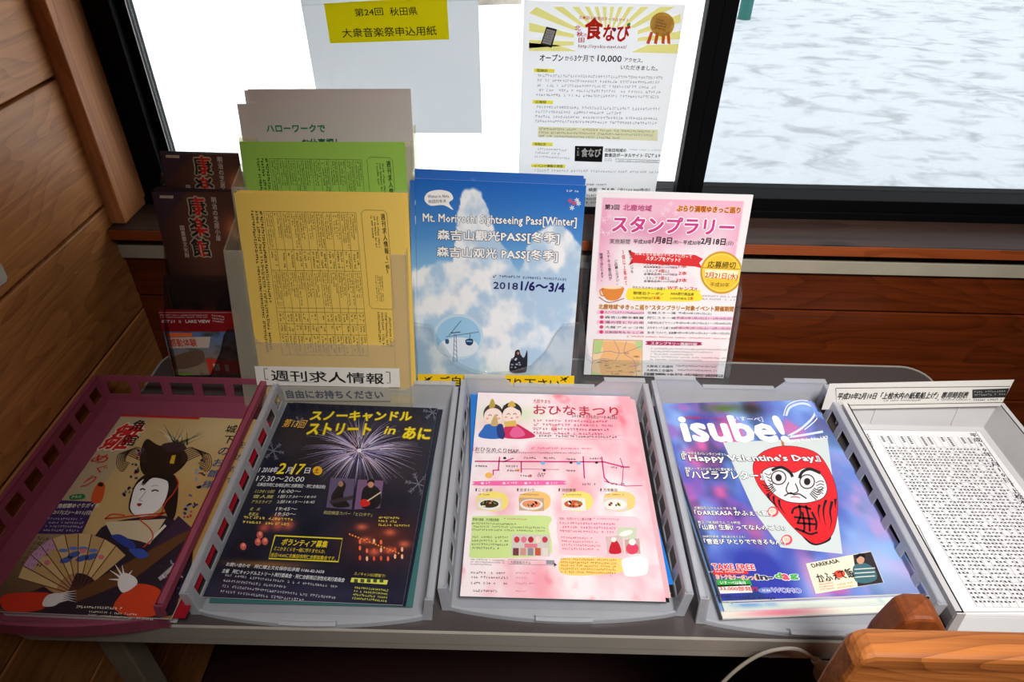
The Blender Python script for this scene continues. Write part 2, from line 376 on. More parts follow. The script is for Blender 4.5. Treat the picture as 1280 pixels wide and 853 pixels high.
# ------------------------------------------------------------------ cable and plug
cp = [(880, 880), (905, 852), (928, 832), (952, 818), (975, 812), (996, 812), (1012, 820), (1022, 829)]
m_cable = solid('white_cable_rubber', (196, 188, 172), 0.5)
b = MB(); P_ = [ony(x, y, .350) for x, y in cp]; sm = []
for i in range(len(P_) - 1):
    p0, p1, p2, p3 = P_[max(i - 1, 0)], P_[i], P_[i + 1], P_[min(i + 2, len(P_) - 1)]
    for k in range(6):
        t = k / 6; sm.append(0.5 * ((2 * p1) + (-p0 + p2) * t + (2 * p0 - 5 * p1 + 4 * p2 - p3) * t * t + (-p0 + 3 * p1 - 3 * p2 + p3) * t ** 3))
sm.append(P_[-1]); sm = [Vector((sm[0].x - .05, sm[0].y, FLOOR + .004)), Vector((sm[0].x - .02, sm[0].y, -0.95))] + sm
b.tube(sm, .0019, seg=8)
cb = tag(b.build('power_cable', m_cable, smooth=True), 'thin white power cable looping under the table edge to a plug', 'cable')
b = MB(); a = ony(1018, 825, .350); c = ony(1026, 833, .350); e = ony(1046, 860, .350)
b.tube([a, c, c + (e - c) * .25, c + (e - c) * .3, e], [.0035, .006, .0105, .0125, .0125], seg=14); b.build('plug', m_cable, cb, smooth=False)

# small white notice on the left wall
b = MB(); q = [onx(-12, 322, WX + .001), onx(0, 331, WX + .001), onx(7, 346, WX + .001), onx(6, 352, WX + .001), onx(-14, 366, WX + .001)]
b.prism(q, (.002, 0, 0)); tag(b.build('wall_notice', paper('white_card', (225, 222, 214))), 'corner of a white card fixed to the left board wall', 'notice')

# ------------------------------------------------------------------ trays
m_clear = plastic('frosted_clear_plastic', (232, 234, 240), 0.5, 0.3, (240, 242, 245))
m_clearf = plastic('frosted_tray_floor', (226, 228, 236), 0.45, 0.3, (240, 242, 245))
m_pink = plastic('frosted_pink_plastic', (214, 120, 150), 0.5, 0.3, (225, 170, 182))
m_white = solid('white_tray_plastic', (200, 199, 200), 0.4, var=0.02)
def tray(name, label, x0, x1, y0, y1, zr, mat, matf, holes_back=False, group=None, solid_=False, flare=.008, lipw=.010, skew=0.0, tab=True, nh=9):
    zf = TZ + .0016
    root = empty(name, ((x0 + x1) / 2, (y0 + y1) / 2, TZ), label, 'tray', group)
    def sk(p): return Vector((p[0] + skew * (p[1] - y0), p[1], p[2]))
    def H(b, a): b.hexa([sk(p) for p in a])
    b = MB(); H(b, [(x0 + flare, y0 + .002, zf - .001), (x1 - flare, y0 + .002, zf - .001), (x1 - flare, y1 - flare * .6, zf - .001), (x0 + flare, y1 - flare * .6, zf - .001),
                    (x0 + flare, y0 + .002, zf + .001), (x1 - flare, y0 + .002, zf + .001), (x1 - flare, y1 - flare * .6, zf + .001), (x0 + flare, y1 - flare * .6, zf + .001)])
    b.build('tray_floor', matf, root)
    th = .0016
    for s in (-1, 1):
        xb = (x0 + flare) if s < 0 else (x1 - flare); xt = x0 + .0035 if s < 0 else x1 - .0035
        def wp(y, t, o):   # y along, t 0 bottom..1 top, o thickness side
            return (xb + (xt - xb) * t + s * o, y, zf + .001 + (zr - zf - .001) * t)
        def cell(b, ya, yb_, ta, tb_):
            H(b, [wp(ya, ta, 0), wp(yb_, ta, 0), wp(yb_, tb_, 0), wp(ya, tb_, 0), wp(ya, ta, th), wp(yb_, ta, th), wp(yb_, tb_, th), wp(ya, tb_, th)])
        b = MB(); L = y1 - y0
        if solid_:
            cell(b, y0, y1, 0, 1)
        else:
            cell(b, y0, y1, 0, .30); cell(b, y0, y1, .80, 1)
            pitch = L / nh
            for k in range(nh + 1):
                yc = y0 + k * pitch; w_ = .0055 if 0 < k < nh else .011
                cell(b, max(y0, yc - w_), min(y1, yc + w_), .30, .80)
        b.build('side_wall', mat, root)
        # flange on the rim and its skirt
        b = MB(); xo = x0 if s < 0 else x1
        a0, a1 = sorted((xt, xo + s * .004))
        H(b, [(a0, y0, zr - .0016), (a1, y0, zr - .0016), (a1, y1, zr - .0016), (a0, y1, zr - .0016), (a0, y0, zr), (a1, y0, zr), (a1, y1, zr), (a0, y1, zr)])
        e0, e1 = sorted((xo + s * .004, xo + s * .0025))
        H(b, [(e0, y0, zr - .009), (e1, y0, zr - .009), (e1, y1, zr - .009), (e0, y1, zr - .009), (e0, y0, zr - .0016), (e1, y0, zr - .0016), (e1, y1, zr - .0016), (e0, y1, zr - .0016)])
        b.build('rim', mat, root)
        # front post closing the wall end
        b = MB(); o_ = xo + s * .004
        u0, u1 = sorted((xt - s * .001, o_)); l0, l1 = sorted((xb - s * .001, xb + s * .009))
        H(b, [(l0, y0 - .0015, zf), (l1, y0 - .0015, zf), (l1, y0 + .0015, zf), (l0, y0 + .0015, zf), (u0, y0 - .0015, zr), (u1, y0 - .0015, zr), (u1, y0 + .0015, zr), (u0, y0 + .0015, zr)])
        b.build('front_post', mat, root)
    # back wall with a dipped middle
    b = MB(); yb = y1 - flare * .6
    def bw(x, t, o): return (x, yb + (y1 - yb) * t + o, zf + .001 + (zr + .001 - zf) * t)
    def bc(b, xa, xb_, ta, tb_): H(b, [bw(xa, ta, 0), bw(xb_, ta, 0), bw(xb_, tb_, 0), bw(xa, tb_, 0), bw(xa, ta, th), bw(xb_, ta, th), bw(xb_, tb_, th), bw(xa, tb_, th)])
    Wd = x1 - x0
    if holes_back:
        bc(b, x0, x1, 0, .25); bc(b, x0, x1, .78, 1)
        for k in range(6): xc = x0 + .006 + (Wd - .012) * k / 5; bc(b, max(x0, xc - .006), min(x1, xc + .006), .25, .78)
    elif solid_:
        bc(b, x0, x1, 0, 1)
        for fx in (.22, .74): b2 = MB(); H(b2, [bw(x0 + Wd * fx, .1, -.0015), bw(x0 + Wd * fx + .002, .1, -.0015), bw(x0 + Wd * fx + .002, .85, -.0015), bw(x0 + Wd * fx, .85, -.0015), bw(x0 + Wd * fx, .1, 0), bw(x0 + Wd * fx + .002, .1, 0), bw(x0 + Wd * fx + .002, .85, 0), bw(x0 + Wd * fx, .85, 0)]); b2.build('rib', mat, root)
    else:
        c0, c1 = x0 + .055, x1 - .055
        bc(b, x0, c0, 0, 1); bc(b, c1, x1, 0, 1); bc(b, c0, c1, 0, .72)
        for xa, xe in ((c0, c0 + .012), (c1, c1 - .012)):
            H(b, [bw(xa, .72, 0), bw(xe, .72, 0), bw(xe, .73, 0), bw(xa, 1, 0), bw(xa, .72, th), bw(xe, .72, th), bw(xe, .73, th), bw(xa, 1, th)])
        H(b, [bw(x0, 1, -.001), bw(c0, 1, -.001), bw(c0, 1, .007), bw(x0, 1, .007)] + [tuple(Vector(q) + Vector((0, 0, .0015))) for q in (bw(x0, 1, -.001), bw(c0, 1, -.001), bw(c0, 1, .007), bw(x0, 1, .007))])
        H(b, [bw(c1, 1, -.001), bw(x1, 1, -.001), bw(x1, 1, .007), bw(c1, 1, .007)] + [tuple(Vector(q) + Vector((0, 0, .0015))) for q in (bw(c1, 1, -.001), bw(x1, 1, -.001), bw(x1, 1, .007), bw(c1, 1, .007))])
        H(b, [bw(c0 + .012, .72, -.001), bw(c1 - .012, .72, -.001), bw(c1 - .012, .72, .006), bw(c0 + .012, .72, .006)] + [tuple(Vector(q) + Vector((0, 0, .0015))) for q in (bw(c0 + .012, .72, -.001), bw(c1 - .012, .72, -.001), bw(c1 - .012, .72, .006), bw(c0 + .012, .72, .006))])
    b.build('back_wall', mat, root)
    # bowed front lip with a raised pull tab
    b = MB(); xa, xe = x0 + flare, x1 - flare; N = 24; hh = lipw
    def lp(t): return xa + (xe - xa) * t, y0 - .0115 * math.sin(math.pi * t) ** .8
    for k in range(N):
        t0, t1 = k / N, (k + 1) / N; (ax, ay), (bx, by) = lp(t0), lp(t1)
        up = .0045 if (tab and 9 / 24 <= t0 < 15 / 24) else 0
        zt = zf + hh * .55 + up
        H(b, [(ax, ay - .001, zf - .001), (bx, by - .001, zf - .001), (bx, by + .0015, zf - .001), (ax, ay + .0015, zf - .001), (ax, ay - .001, zt), (bx, by - .001, zt), (bx, by + .0015, zt), (ax, ay + .0015, zt)])
        H(b, [(ax, ay, zf - .001), (bx, by, zf - .001), (bx, y0 + .002, zf - .001), (ax, y0 + .002, zf - .001), (ax, ay, zf + .0005), (bx, by, zf + .0005), (bx, y0 + .002, zf + .0005), (ax, y0 + .002, zf + .0005)])
        if up: H(b, [(ax, ay - .005, zt - .0012), (bx, by - .005, zt - .0012), (bx, by, zt - .0012), (ax, ay, zt - .0012), (ax, ay - .005, zt), (bx, by - .005, zt), (bx, by, zt), (ax, ay, zt)])
    b.build('front_lip', mat, root)
    return root
tray('letter_tray', 'pink frosted plastic letter tray at the left end of the table', -.556, -.332, .362, .690, -.600, m_pink, m_pink, holes_back=True, tab=False, nh=9, lipw=.03)
tray('letter_tray', 'frosted clear tray with the dark fireworks flyers, beside the pink tray', -.315, -.076, .377, .690, -.603, m_clear, m_clearf)
tray('letter_tray', 'frosted clear tray holding the pink doll festival flyers', -.065, .178, .388, .702, -.600, m_clear, m_clearf)
tray('letter_tray', 'frosted clear tray holding the blue daruma magazines', .190, .420, .380, .703, -.595, m_clear, m_clearf)
tray('letter_tray', 'opaque white plastic tray holding the timetable sheets at the right end', .434, .640, .372, .676, -.597, m_white, m_white, solid_=True)
# ------------------------------------------------------------------ sheets of paper with print
TEXTS = []
class Page:
    """a flat sheet: origin at its top left corner, U across, D down the page, N out of the print"""
    def __init__(s, TL, TR, BL, rough=0.5):
        s.O = Vector(TL); s.U = (Vector(TR) - s.O); s.w = s.U.length; s.U.normalize()
        d = Vector(BL) - s.O; d -= d.dot(s.U) * s.U; s.h = d.length; s.D = d.normalized()
        s.N = s.D.cross(s.U).normalized()
        if s.N.dot(-s.O) < 0: s.N = -s.N
        s.trans = 0.0; s.rough = rough; s.parts = {}; s.z = (0, 0, 1); s.lay = 1; s.root = None
    def at(s, x, y):
        """photo position (in the current zoom's coordinates) -> page metres"""
        px = s.z[0] + x / s.z[2]; py = s.z[1] + y / s.z[2]
        r = ray(px, py); q = r * (s.O.dot(s.N) / r.dot(s.N)) - s.O
        return Vector((q.dot(s.U), q.dot(s.D)))
    def P(s, uv, k=0.0): return s.O + s.U * uv[0] + s.D * uv[1] + s.N * (0.0002 * k)
    def clampuv(s, q): return Vector((min(max(q[0], .0002), s.w - .0002), min(max(q[1], .0002), s.h - .0002)))
    def mb(s, part):
        if part not in s.parts: s.parts[part] = MB()
        return s.parts[part]
    def poly(s, pts, c, part='illustration', k=None, clip=True):
        k = s.lay if k is None else k
        q = [s.at(*p) for p in pts]
        if clip: q = [s.clampuv(a) for a in q]
        s.mb(part).poly([s.P(a, k) for a in q], ink(c, s.rough, s.trans))
    def polyuv(s, pts, c, part='illustration', k=None):
        s.mb(part).poly([s.P(s.clampuv(a), s.lay if k is None else k) for a in pts], ink(c, s.rough, s.trans))
    def rect(s, x0, y0, x1, y1, c, part='illustration', k=None):
        a, b = s.at(x0, y0), s.at(x1, y1); s.polyuv([(a[0], a[1]), (b[0], a[1]), (b[0], b[1]), (a[0], b[1])], c, part, k)
    def ell(s, x, y, rx, ry, c, part='illustration', k=None, n=22, rot=0.0):
        R = math.radians(rot)
        s.poly([(x + rx * math.cos(a) * math.cos(R) - ry * math.sin(a) * math.sin(R), y + rx * math.cos(a) * math.sin(R) + ry * math.sin(a) * math.cos(R)) for a in [2 * math.pi * i / n for i in range(n)]], c, part, k)
    def stroke(s, pts, w, c, part='illustration', k=None, closed=False, taper=False):
        """polyline of width w (zoom px)"""
        k = s.lay if k is None else k; mb = s.mb(part); mt = ink(c, s.rough, s.trans)
        P_ = [Vector((x, y)) for x, y in pts]
        if closed: P_.append(P_[0])
        n_ = len(P_)
        L = []; R = []
        for i, p in enumerate(P_):
            d = (P_[min(i + 1, n_ - 1)] - P_[max(i - 1, 0)])
            if d.length < 1e-6: d = Vector((1, 0))
            d.normalize(); nn = Vector((-d.y, d.x)) * w / 2
            if taper: nn *= max(.12, 1 - i / (n_ - 1))
            L.append(s.P(s.clampuv(s.at(*(p + nn))), k)); R.append(s.P(s.clampuv(s.at(*(p - nn))), k))
        for i in range(n_ - 1): mb.poly([L[i], L[i + 1], R[i + 1], R[i]], mt)
    def curve(s, pts, w, c, part='illustration', k=None, taper=False, closed=False):
        Q = [Vector(p) for p in pts]; o = []; n_ = len(Q)
        rng = range(n_ if closed else n_ - 1)
        for i in rng:
            g = lambda j: Q[j % n_] if closed else Q[min(max(j, 0), n_ - 1)]
            p0, p1, p2, p3 = g(i - 1), g(i), g(i + 1), g(i + 2)
            for t in (0, .25, .5, .75): o.append(0.5 * ((2 * p1) + (-p0 + p2) * t + (2 * p0 - 5 * p1 + 4 * p2 - p3) * t * t + (-p0 + 3 * p1 - 3 * p2 + p3) * t ** 3))
        if not closed: o.append(Q[-1])
        s.stroke([(a.x, a.y) for a in o], w, c, part, k, taper=taper, closed=closed)
        return o
    def blob(s, pts, c, part='illustration', k=None):
        """smooth closed shape through the points"""
        Q = [Vector(p) for p in pts]; o = []; n_ = len(Q)
        for i in range(n_):
            p0, p1, p2, p3 = Q[i - 1], Q[i], Q[(i + 1) % n_], Q[(i + 2) % n_]
            for t in (0, .25, .5, .75): o.append(0.5 * ((2 * p1) + (-p0 + p2) * t + (2 * p0 - 5 * p1 + 4 * p2 - p3) * t * t + (-p0 + 3 * p1 - 3 * p2 + p3) * t ** 3))
        s.poly([(a.x, a.y) for a in o], c, part, k)
        return [(a.x, a.y) for a in o]
    def T(s, txt, a, b, h, c, part='lettering', k=None, bold=0.0, outline=None, ow=0.05, slant=0.0, vert=False, mid=None):
        """text whose inked box starts at a; b is the far end of its reading edge; h is the height (or width, if vertical) in zoom px"""
        k = (s.lay + 2) if k is None else k
        A = s.at(*a); B = s.at(*b); e = B - A
        perp = Vector((-e.y, e.x)).normalized()      # 90 degrees clockwise in (u, down) space: from right to down
        if vert: perp = -perp                        # from down to right
        # scale of one zoom px along perp
        c0 = s.P(A); c1 = s.P(A + perp * 0.002); q0, q1 = proj(c0), proj(c1)
        pm = math.hypot(q1[0] - q0[0], q1[1] - q0[1]) * s.z[2] / 0.002
        hv = perp * (h / pm)
        if vert:   TLc, er, ed = A, hv, e
        else:      TLc, er, ed = A, e, hv
        if outline is not None: TEXTS.append((s, part, txt, TLc, er, ed, outline, k - .9, bold + ow * 1.7, slant, vert, None))
        TEXTS.append((s, part, txt, TLc, er, ed, c, k, bold, slant, vert, mid))
    def G(s, a, b, c_, rows, col, part='small_print', k=None, fill=.92, seed=1, thick=.62, ragged=.25, cw=.85):
        """rows of print too fine to read: a first line start, b first line end, c_ last line start (its lower edge)"""
        k = (s.lay + 2) if k is None else k; rd = random.Random(seed * 77 + rows)
        A, B, C_ = s.at(*a), s.at(*b), s.at(*c_); e = B - A; d = (C_ - A) / rows; L = e.length; ch = d.length * thick; step = ch * cw
        if L < 1e-6 or ch < 1e-6: return
        eu = e.normalized(); du = d.normalized(); mb = s.mb(part); mt = ink(col, s.rough, s.trans)
        for r_ in range(rows):
            Lr = L * (1 - (rd.random() ** 2) * ragged * 2 if rd.random() < .4 else 1); x = 0.0
            o = A + d * r_
            while x + step < Lr:
                if rd.random() < fill:
                    for j_ in range(2):
                        w_ = step * rd.uniform(.3, .8); hh = ch * rd.uniform(.12, .28); ox = rd.uniform(0, step * .9 - w_); oy = rd.uniform(0, ch - hh)
                        p = o + eu * (x + ox) + du * oy
                        mb.poly([s.P(q, k + .12 * j_) for q in (p, p + eu * w_, p + eu * w_ + du * hh, p + du * hh)], mt)
                    w_ = step * .14; p = o + eu * (x + rd.uniform(0, step * .6)) + du * ch * .05
                    mb.poly([s.P(q, k + .24) for q in (p, p + eu * w_, p + eu * w_ + du * ch * .9, p + du * ch * .9)], mt)
                x += step
    def grid(s, TL, TR, BR, BL, us, vs, w, c, part='ruled_lines', k=None):
        L2 = lambda a, b, t: (a[0] + (b[0] - a[0]) * t, a[1] + (b[1] - a[1]) * t)
        for t in us: s.stroke([L2(TL, TR, t), L2(BL, BR, t)], w, c, part, k)
        for t in vs: s.stroke([L2(TL, BL, t), L2(TR, BR, t)], w, c, part, (k or s.lay) + .1)
    def bg(s, fn, nx=90, ny=120, part='printed_picture', box=(0, 0, 1, 1), k=.6, trans=0.0):
        """picture area painted by a function of page fraction"""
        u = np.linspace(box[0], box[2], nx); v = np.linspace(box[1], box[3], ny); S_, T_ = np.meshgrid(u, v)
        rgb = np.clip(fn(S_, T_), 0, 255) / 255.0; l_ = np.where(rgb <= .04045, rgb / 12.92, ((rgb + .055) / 1.055) ** 2.4)
        O = np.array(s.P((0, 0), k)); U = np.array(s.U) * s.w; D = np.array(s.D) * s.h
        pos = O + S_[..., None] * U + T_[..., None] * D; pos[..., 2] += EYE
        base = np.array(parent_base(s.root)) ; pos = (pos - base).reshape(-1, 3)
        idx = np.arange(nx * ny).reshape(ny, nx); f = np.stack([idx[:-1, :-1], idx[1:, :-1], idx[1:, 1:], idx[:-1, 1:]], -1).reshape(-1, 4)
        me = bpy.data.meshes.new(part); me.vertices.add(nx * ny); me.vertices.foreach_set('co', pos.ravel())
        me.loops.add(f.size); me.loops.foreach_set('vertex_index', f.ravel()); me.polygons.add(len(f))
        me.polygons.foreach_set('loop_start', np.arange(len(f)) * 4); me.polygons.foreach_set('loop_total', np.full(len(f), 4))
        me.update(calc_edges=True)
        ca = me.color_attributes.new('Print', 'FLOAT_COLOR', 'POINT')
        ca.data.foreach_set('color', np.concatenate([l_.reshape(-1, 3), np.ones((nx * ny, 1))], 1).ravel())
        me.materials.append(picture(s.rough, trans)); o = bpy.data.objects.new(part, me); COL.objects.link(o); o.parent = s.root
    def slab(s, th, mat, name='sheet', parent=None, grow=0.0):
        b = MB(); O = s.O; U = s.U * s.w; D = s.D * s.h
        b.prism([O, O + U, O + U + D, O + D], -s.N * th); return b.build(name, mat, parent)
PAGES = []
def upright_plane(y0, lean):
    """plane leaning back: y = y0 + lean * (height above table)"""
    def hit(px, py):
        r = ray(px, py); t = (y0 + lean * 0.64) / (r.y - lean * r.z); return r * t
    return hit
def sheet_up(TLp, TRp, y0, lean, zbot, rough=.5):
    h = upright_plane(y0, lean); a, b = h(*TLp), h(*TRp)
    D = Vector((0, -lean, -1)).normalized(); U = (b - a).normalized(); D = (D - D.dot(U) * U).normalized()
    L = (zbot - a.z) / D.z
    return Page(a, b, a + D * L, rough)
def sheet_fit(TLp, TRp, BRp, BLp, z, rough=.5):
    """best upright rectangle through four corners on a level plane"""
    a, b, c, d = (onz(*q, z) for q in (TLp, TRp, BRp, BLp)); m = (a + b + c + d) / 4
    U = ((b - a) + (c - d)).normalized(); D = ((d - a) + (c - b)); D = (D - D.dot(U) * U).normalized()
    w = ((b - a).dot(U) + (c - d).dot(U)) / 2; h = ((d - a).dot(D) + (c - b).dot(D)) / 2; o = m - U * w / 2 - D * h / 2
    return Page(o, o + U * w, o + D * h, rough)
def sheet_flat(TLp, TRp, BLp, z, rough=.5): return Page(onz(*TLp, z), onz(*TRp, z), onz(*BLp, z), rough)
def new_sheet(pg, name, label, cat, mat, th=.0006, group=None):
    base = pg.O + pg.D * pg.h + pg.U * pg.w / 2
    pg.root = empty(name, base, label, cat, group); pg.slab(th, mat, 'sheet', pg.root); PAGES.append(pg); return pg
def plain_sheets(pg, n, name, label, cat, mat, step, group, jit=.003, th=.0006, seed=1, drift=(0, 0), first=1):
    """copies of the bare sheet behind or under the printed one, each slid a little"""
    rd = random.Random(seed)
    for i in range(first, first + n):
        du = rd.uniform(-jit, jit) + drift[0] * i; dd = rd.uniform(-jit, jit) + drift[1] * i
        q = Page(pg.O - pg.N * step * i + pg.U * du + pg.D * dd, pg.O - pg.N * step * i + pg.U * (du + pg.w), pg.O - pg.N * step * i + pg.U * du + pg.D * (dd + pg.h))
        tag(q.slab(th, mat, name), label, cat, group)
def pile(pg, depth, top, mat, name='paper_stack', parent=None, dx=0., dy=0., sh=.004, label=None, cat=None):
    q = Page(pg.O - pg.N * top + pg.U * (dx + sh) + pg.D * (dy + sh), pg.O - pg.N * top + pg.U * (pg.w + dx - sh) + pg.D * (dy + sh), pg.O - pg.N * top + pg.U * (dx + sh) + pg.D * (pg.h + dy - sh))
    o = q.slab(depth, mat, name); return tag(o, label, cat, kind='stuff')
def finish_pages():
    objs = {}; 
    for t in TEXTS:
        key = (t[2], t[10])
        if key in objs: continue
        c = bpy.data.curves.new('t', 'FONT'); c.body = '\n'.join(t[2]) if t[10] else t[2]; c.resolution_u = 2 if len(t[2]) < 12 else 1
        c.align_x = 'CENTER' if t[10] else 'LEFT'; c.space_line = 1.0
        o = bpy.data.objects.new('t', c); COL.objects.link(o); objs[key] = o
    bpy.context.view_layer.update(); dg = bpy.context.evaluated_depsgraph_get(); geo = {}
    for k_, o in objs.items():
        ev = o.evaluated_get(dg); me = ev.to_mesh(); nv = len(me.vertices)
        co = np.empty(nv * 3); me.vertices.foreach_get('co', co); co = co.reshape(-1, 3)[:, :2]
        geo[k_] = (co, [tuple(p.vertices) for p in me.polygons]); ev.to_mesh_clear()
    for o in objs.values():
        d = o.data; bpy.data.objects.remove(o); bpy.data.curves.remove(d)
    for pg, part, txt, TL, er, ed, c, k, off, sl, vert, mid in TEXTS:
        co, fs = geo[(txt, vert)]
        if len(co) == 0: continue
        lo = co.min(0); hi = co.max(0); x = (co[:, 0] - lo[0]) / (hi[0] - lo[0]); y = (hi[1] - co[:, 1]) / (hi[1] - lo[1])
        pts = []
        ex = er_len = Vector(er).length / (hi[0] - lo[0]); ey = Vector(ed).length / (hi[1] - lo[1])
        er_ = Vector(er).normalized(); ed_ = Vector(ed).normalized(); o_ = off * .8
        if off <= .004: sh = [(0, 0)]
        elif ey * (hi[1] - lo[1]) < .0042 * (1 if not vert else 99) and off < .03: sh = [(-o_, 0), (o_, 0)]
        elif off < .04: sh = [(-o_, -o_), (o_, -o_), (o_, o_), (-o_, o_)]
        else: sh = [(o_ * math.cos(a * math.pi / 4), o_ * math.sin(a * math.pi / 4)) for a in range(8)]
        O = np.array(pg.P((0, 0), k)); U = np.array(pg.U); D = np.array(pg.D); er = np.array(er); ed = np.array(ed); TLn = np.array(TL)
        uv = TLn + np.outer(x, er) + np.outer(y, ed) + np.outer((1 - y) * sl, er / (np.linalg.norm(er) + 1e-9) * np.linalg.norm(ed))
        for ax_, lim in ((0, pg.w), (1, pg.h)):      # keep words whole inside the sheet
            a_, b_ = uv[:, ax_].min(), uv[:, ax_].max()
            if a_ < .0012 and b_ - a_ < lim - .003: uv[:, ax_] += .0012 - a_
            elif b_ > lim - .0012 and b_ - a_ < lim - .003: uv[:, ax_] -= b_ - lim + .0012
        uv[:, 0] = np.clip(uv[:, 0], .0002, pg.w - .0002); uv[:, 1] = np.clip(uv[:, 1], .0002, pg.h - .0002)
        W3 = O + np.outer(uv[:, 0], U) + np.outer(uv[:, 1], D)
        for ci_, (sx_, sy_) in enumerate(sh):
          V3 = [tuple(v) for v in W3 + np.array(pg.N) * (ci_ * .08 * .0002) + (np.array(pg.U * er_[0] + pg.D * er_[1]) * ex * sx_ + np.array(pg.U * ed_[0] + pg.D * ed_[1]) * ey * sy_)]
          if mid is None: pg.mb(part).mesh(V3, fs, ink(c, pg.rough, pg.trans))
          else:       # two-tone letter: the middle faces take the second ink
            A_ = [f for f in fs if not .36 < sum(x[i] for i in f) / len(f) < .72]; B_ = [f for f in fs if f not in set(A_)]
            pg.mb(part).mesh(V3, A_, ink(c, pg.rough, pg.trans)); pg.mb(part).mesh(V3, B_, ink(mid, pg.rough, pg.trans))
    for pg in PAGES:
        for nm, mb in pg.parts.items():
            if mb.v: mb.build(nm, None, pg.root)
def noise(S_, T_, sc, seed=0, oct_=4, ax=1.0, ay=1.0):
    rs = np.random.RandomState(seed); out = 0; amp = 1; tot = 0
    for o in range(oct_):
        g = rs.rand(64, 64); x = S_ * sc * ax * 2 ** o + o * 3.1; y = T_ * sc * ay * 2 ** o + o * 1.7
        xi = np.floor(x).astype(int); yi = np.floor(y).astype(int); fx = x - xi; fy = y - yi; fx = fx * fx * (3 - 2 * fx); fy = fy * fy * (3 - 2 * fy)
        a = g[yi % 64, xi % 64]; b_ = g[yi % 64, (xi + 1) % 64]; c = g[(yi + 1) % 64, xi % 64]; d = g[(yi + 1) % 64, (xi + 1) % 64]
        out = out + amp * (a * (1 - fx) * (1 - fy) + b_ * fx * (1 - fy) + c * (1 - fx) * fy + d * fx * fy); tot += amp; amp *= .5
    return out / tot
def mixc(a, b, t):
    t = np.clip(t, 0, 1)[..., None]; a = np.asarray(a, float); b = np.asarray(b, float); return a * (1 - t) + b * t
def gblob(c, S_, T_, x, y, rx, ry, col, k=1.0, pw=1.0):
    d = ((S_ - x) / rx) ** 2 + ((T_ - y) / ry) ** 2; return mixc(c, np.array(col), k * np.exp(-d ** pw))
# ================================================================== posters on the window
K = (24, 24, 26)
# grey paper sleeve with yellow title card
pg = Page(ony(371, -26, .926), ony(597, -26, .926), ony(387, 166, .926), .5)
new_sheet(pg, 'paper_sleeve', 'grey paper sleeve with a yellow title card taped on the left window pane', 'sleeve', paper('grey_sleeve_paper', (226, 228, 230), .66, .5), .0008); pg.trans = .62
pg.z = (370, 0, 4.74)
pg.poly([(165, 20), (893, -22), (908, 233), (203, 257)], (238, 222, 10), 'title_card', k=2)
pg.T('第24回', (345, 50), (512, 42), 48, K, k=4, bold=.006)
pg.T('秋田県', (553, 44), (716, 38), 50, K, k=4, bold=.006)
pg.T('大衆音楽祭申込用紙', (270, 168), (830, 152), 56, K, k=4, bold=.006)
pg.stroke([(2, 30), (1080, 0)], 3, (205, 205, 208), 'fold_line', k=1)
# white notice
pg = Page(ony(655, 0, .927), ony(857, 6, .927), ony(652, 268, .927), .5)
new_sheet(pg, 'window_poster', 'white notice with yellow sunburst heading taped to the window beside the mullion', 'poster', paper('white_poster_paper', (240, 240, 241), .66, .5), .0004); pg.trans = .62
pg.z = (640, 0, 3.554)
Y1 = (250, 244, 160)
A_ = (75, 28, 750, 235)
cxr, cyr = 420, 190
for i in range(15):
    a0 = math.radians(180 + i * 12.5 - 4); a1 = a0 + math.radians(6.2); pts = []
    if i % 1 == 0:
        def hitp(a):
            dx, dy = math.cos(a), math.sin(a); t = 1e9
            if dx > 0: t = min(t, (748 - cxr) / dx)
            if dx < 0: t = min(t, (76 - cxr) / dx)
            if dy < 0: t = min(t, (30 - cyr) / dy)
            if dy > 0: t = min(t, (232 - cyr) / dy)
            return (cxr + dx * t, cyr + dy * t)
        p0, p1 = hitp(a0), hitp(a1); f_ = .42
        pts = [(cxr + (p0[0] - cxr) * f_, cyr + (p0[1] - cyr) * f_), p0, p1, (cxr + (p1[0] - cxr) * f_, cyr + (p1[1] - cyr) * f_)]
        pg.poly(pts, Y1, 'sunburst', k=1)
pg.poly([(75, 190), (200, 200), (290, 228), (76, 226)], Y1, 'sunburst', k=1); pg.poly([(745, 195), (600, 200), (530, 232), (740, 238)], Y1, 'sunburst', k=1)
RD = (222, 58, 38)
pg.T('北秋田の飲食店ポータルサイト', (298, 68), (520, 82), 16, RD, bold=.01)
pg.T('食', (328, 82), (404, 82), 92, RD, bold=.035); pg.T('なび', (410, 108), (526, 112), 74, RD, bold=.03)
pg.ell(455, 130, 8, 8, (120, 60, 130), k=4); pg.ell(518, 108, 9, 6, (70, 160, 80), k=4, rot=-30)
pg.T('北', (280, 112), (305, 112), 24, RD, bold=.02); pg.T('秋', (288, 140), (316, 140), 22, RD, bold=.02); pg.T('の', (318, 148), (333, 148), 14, RD, bold=.02); pg.T('田', (296, 168), (322, 168), 20, RD, bold=.02)
pg.T('http://syoku-navi.net/', (295, 196), (510, 200), 20, (180, 60, 50), bold=.006)
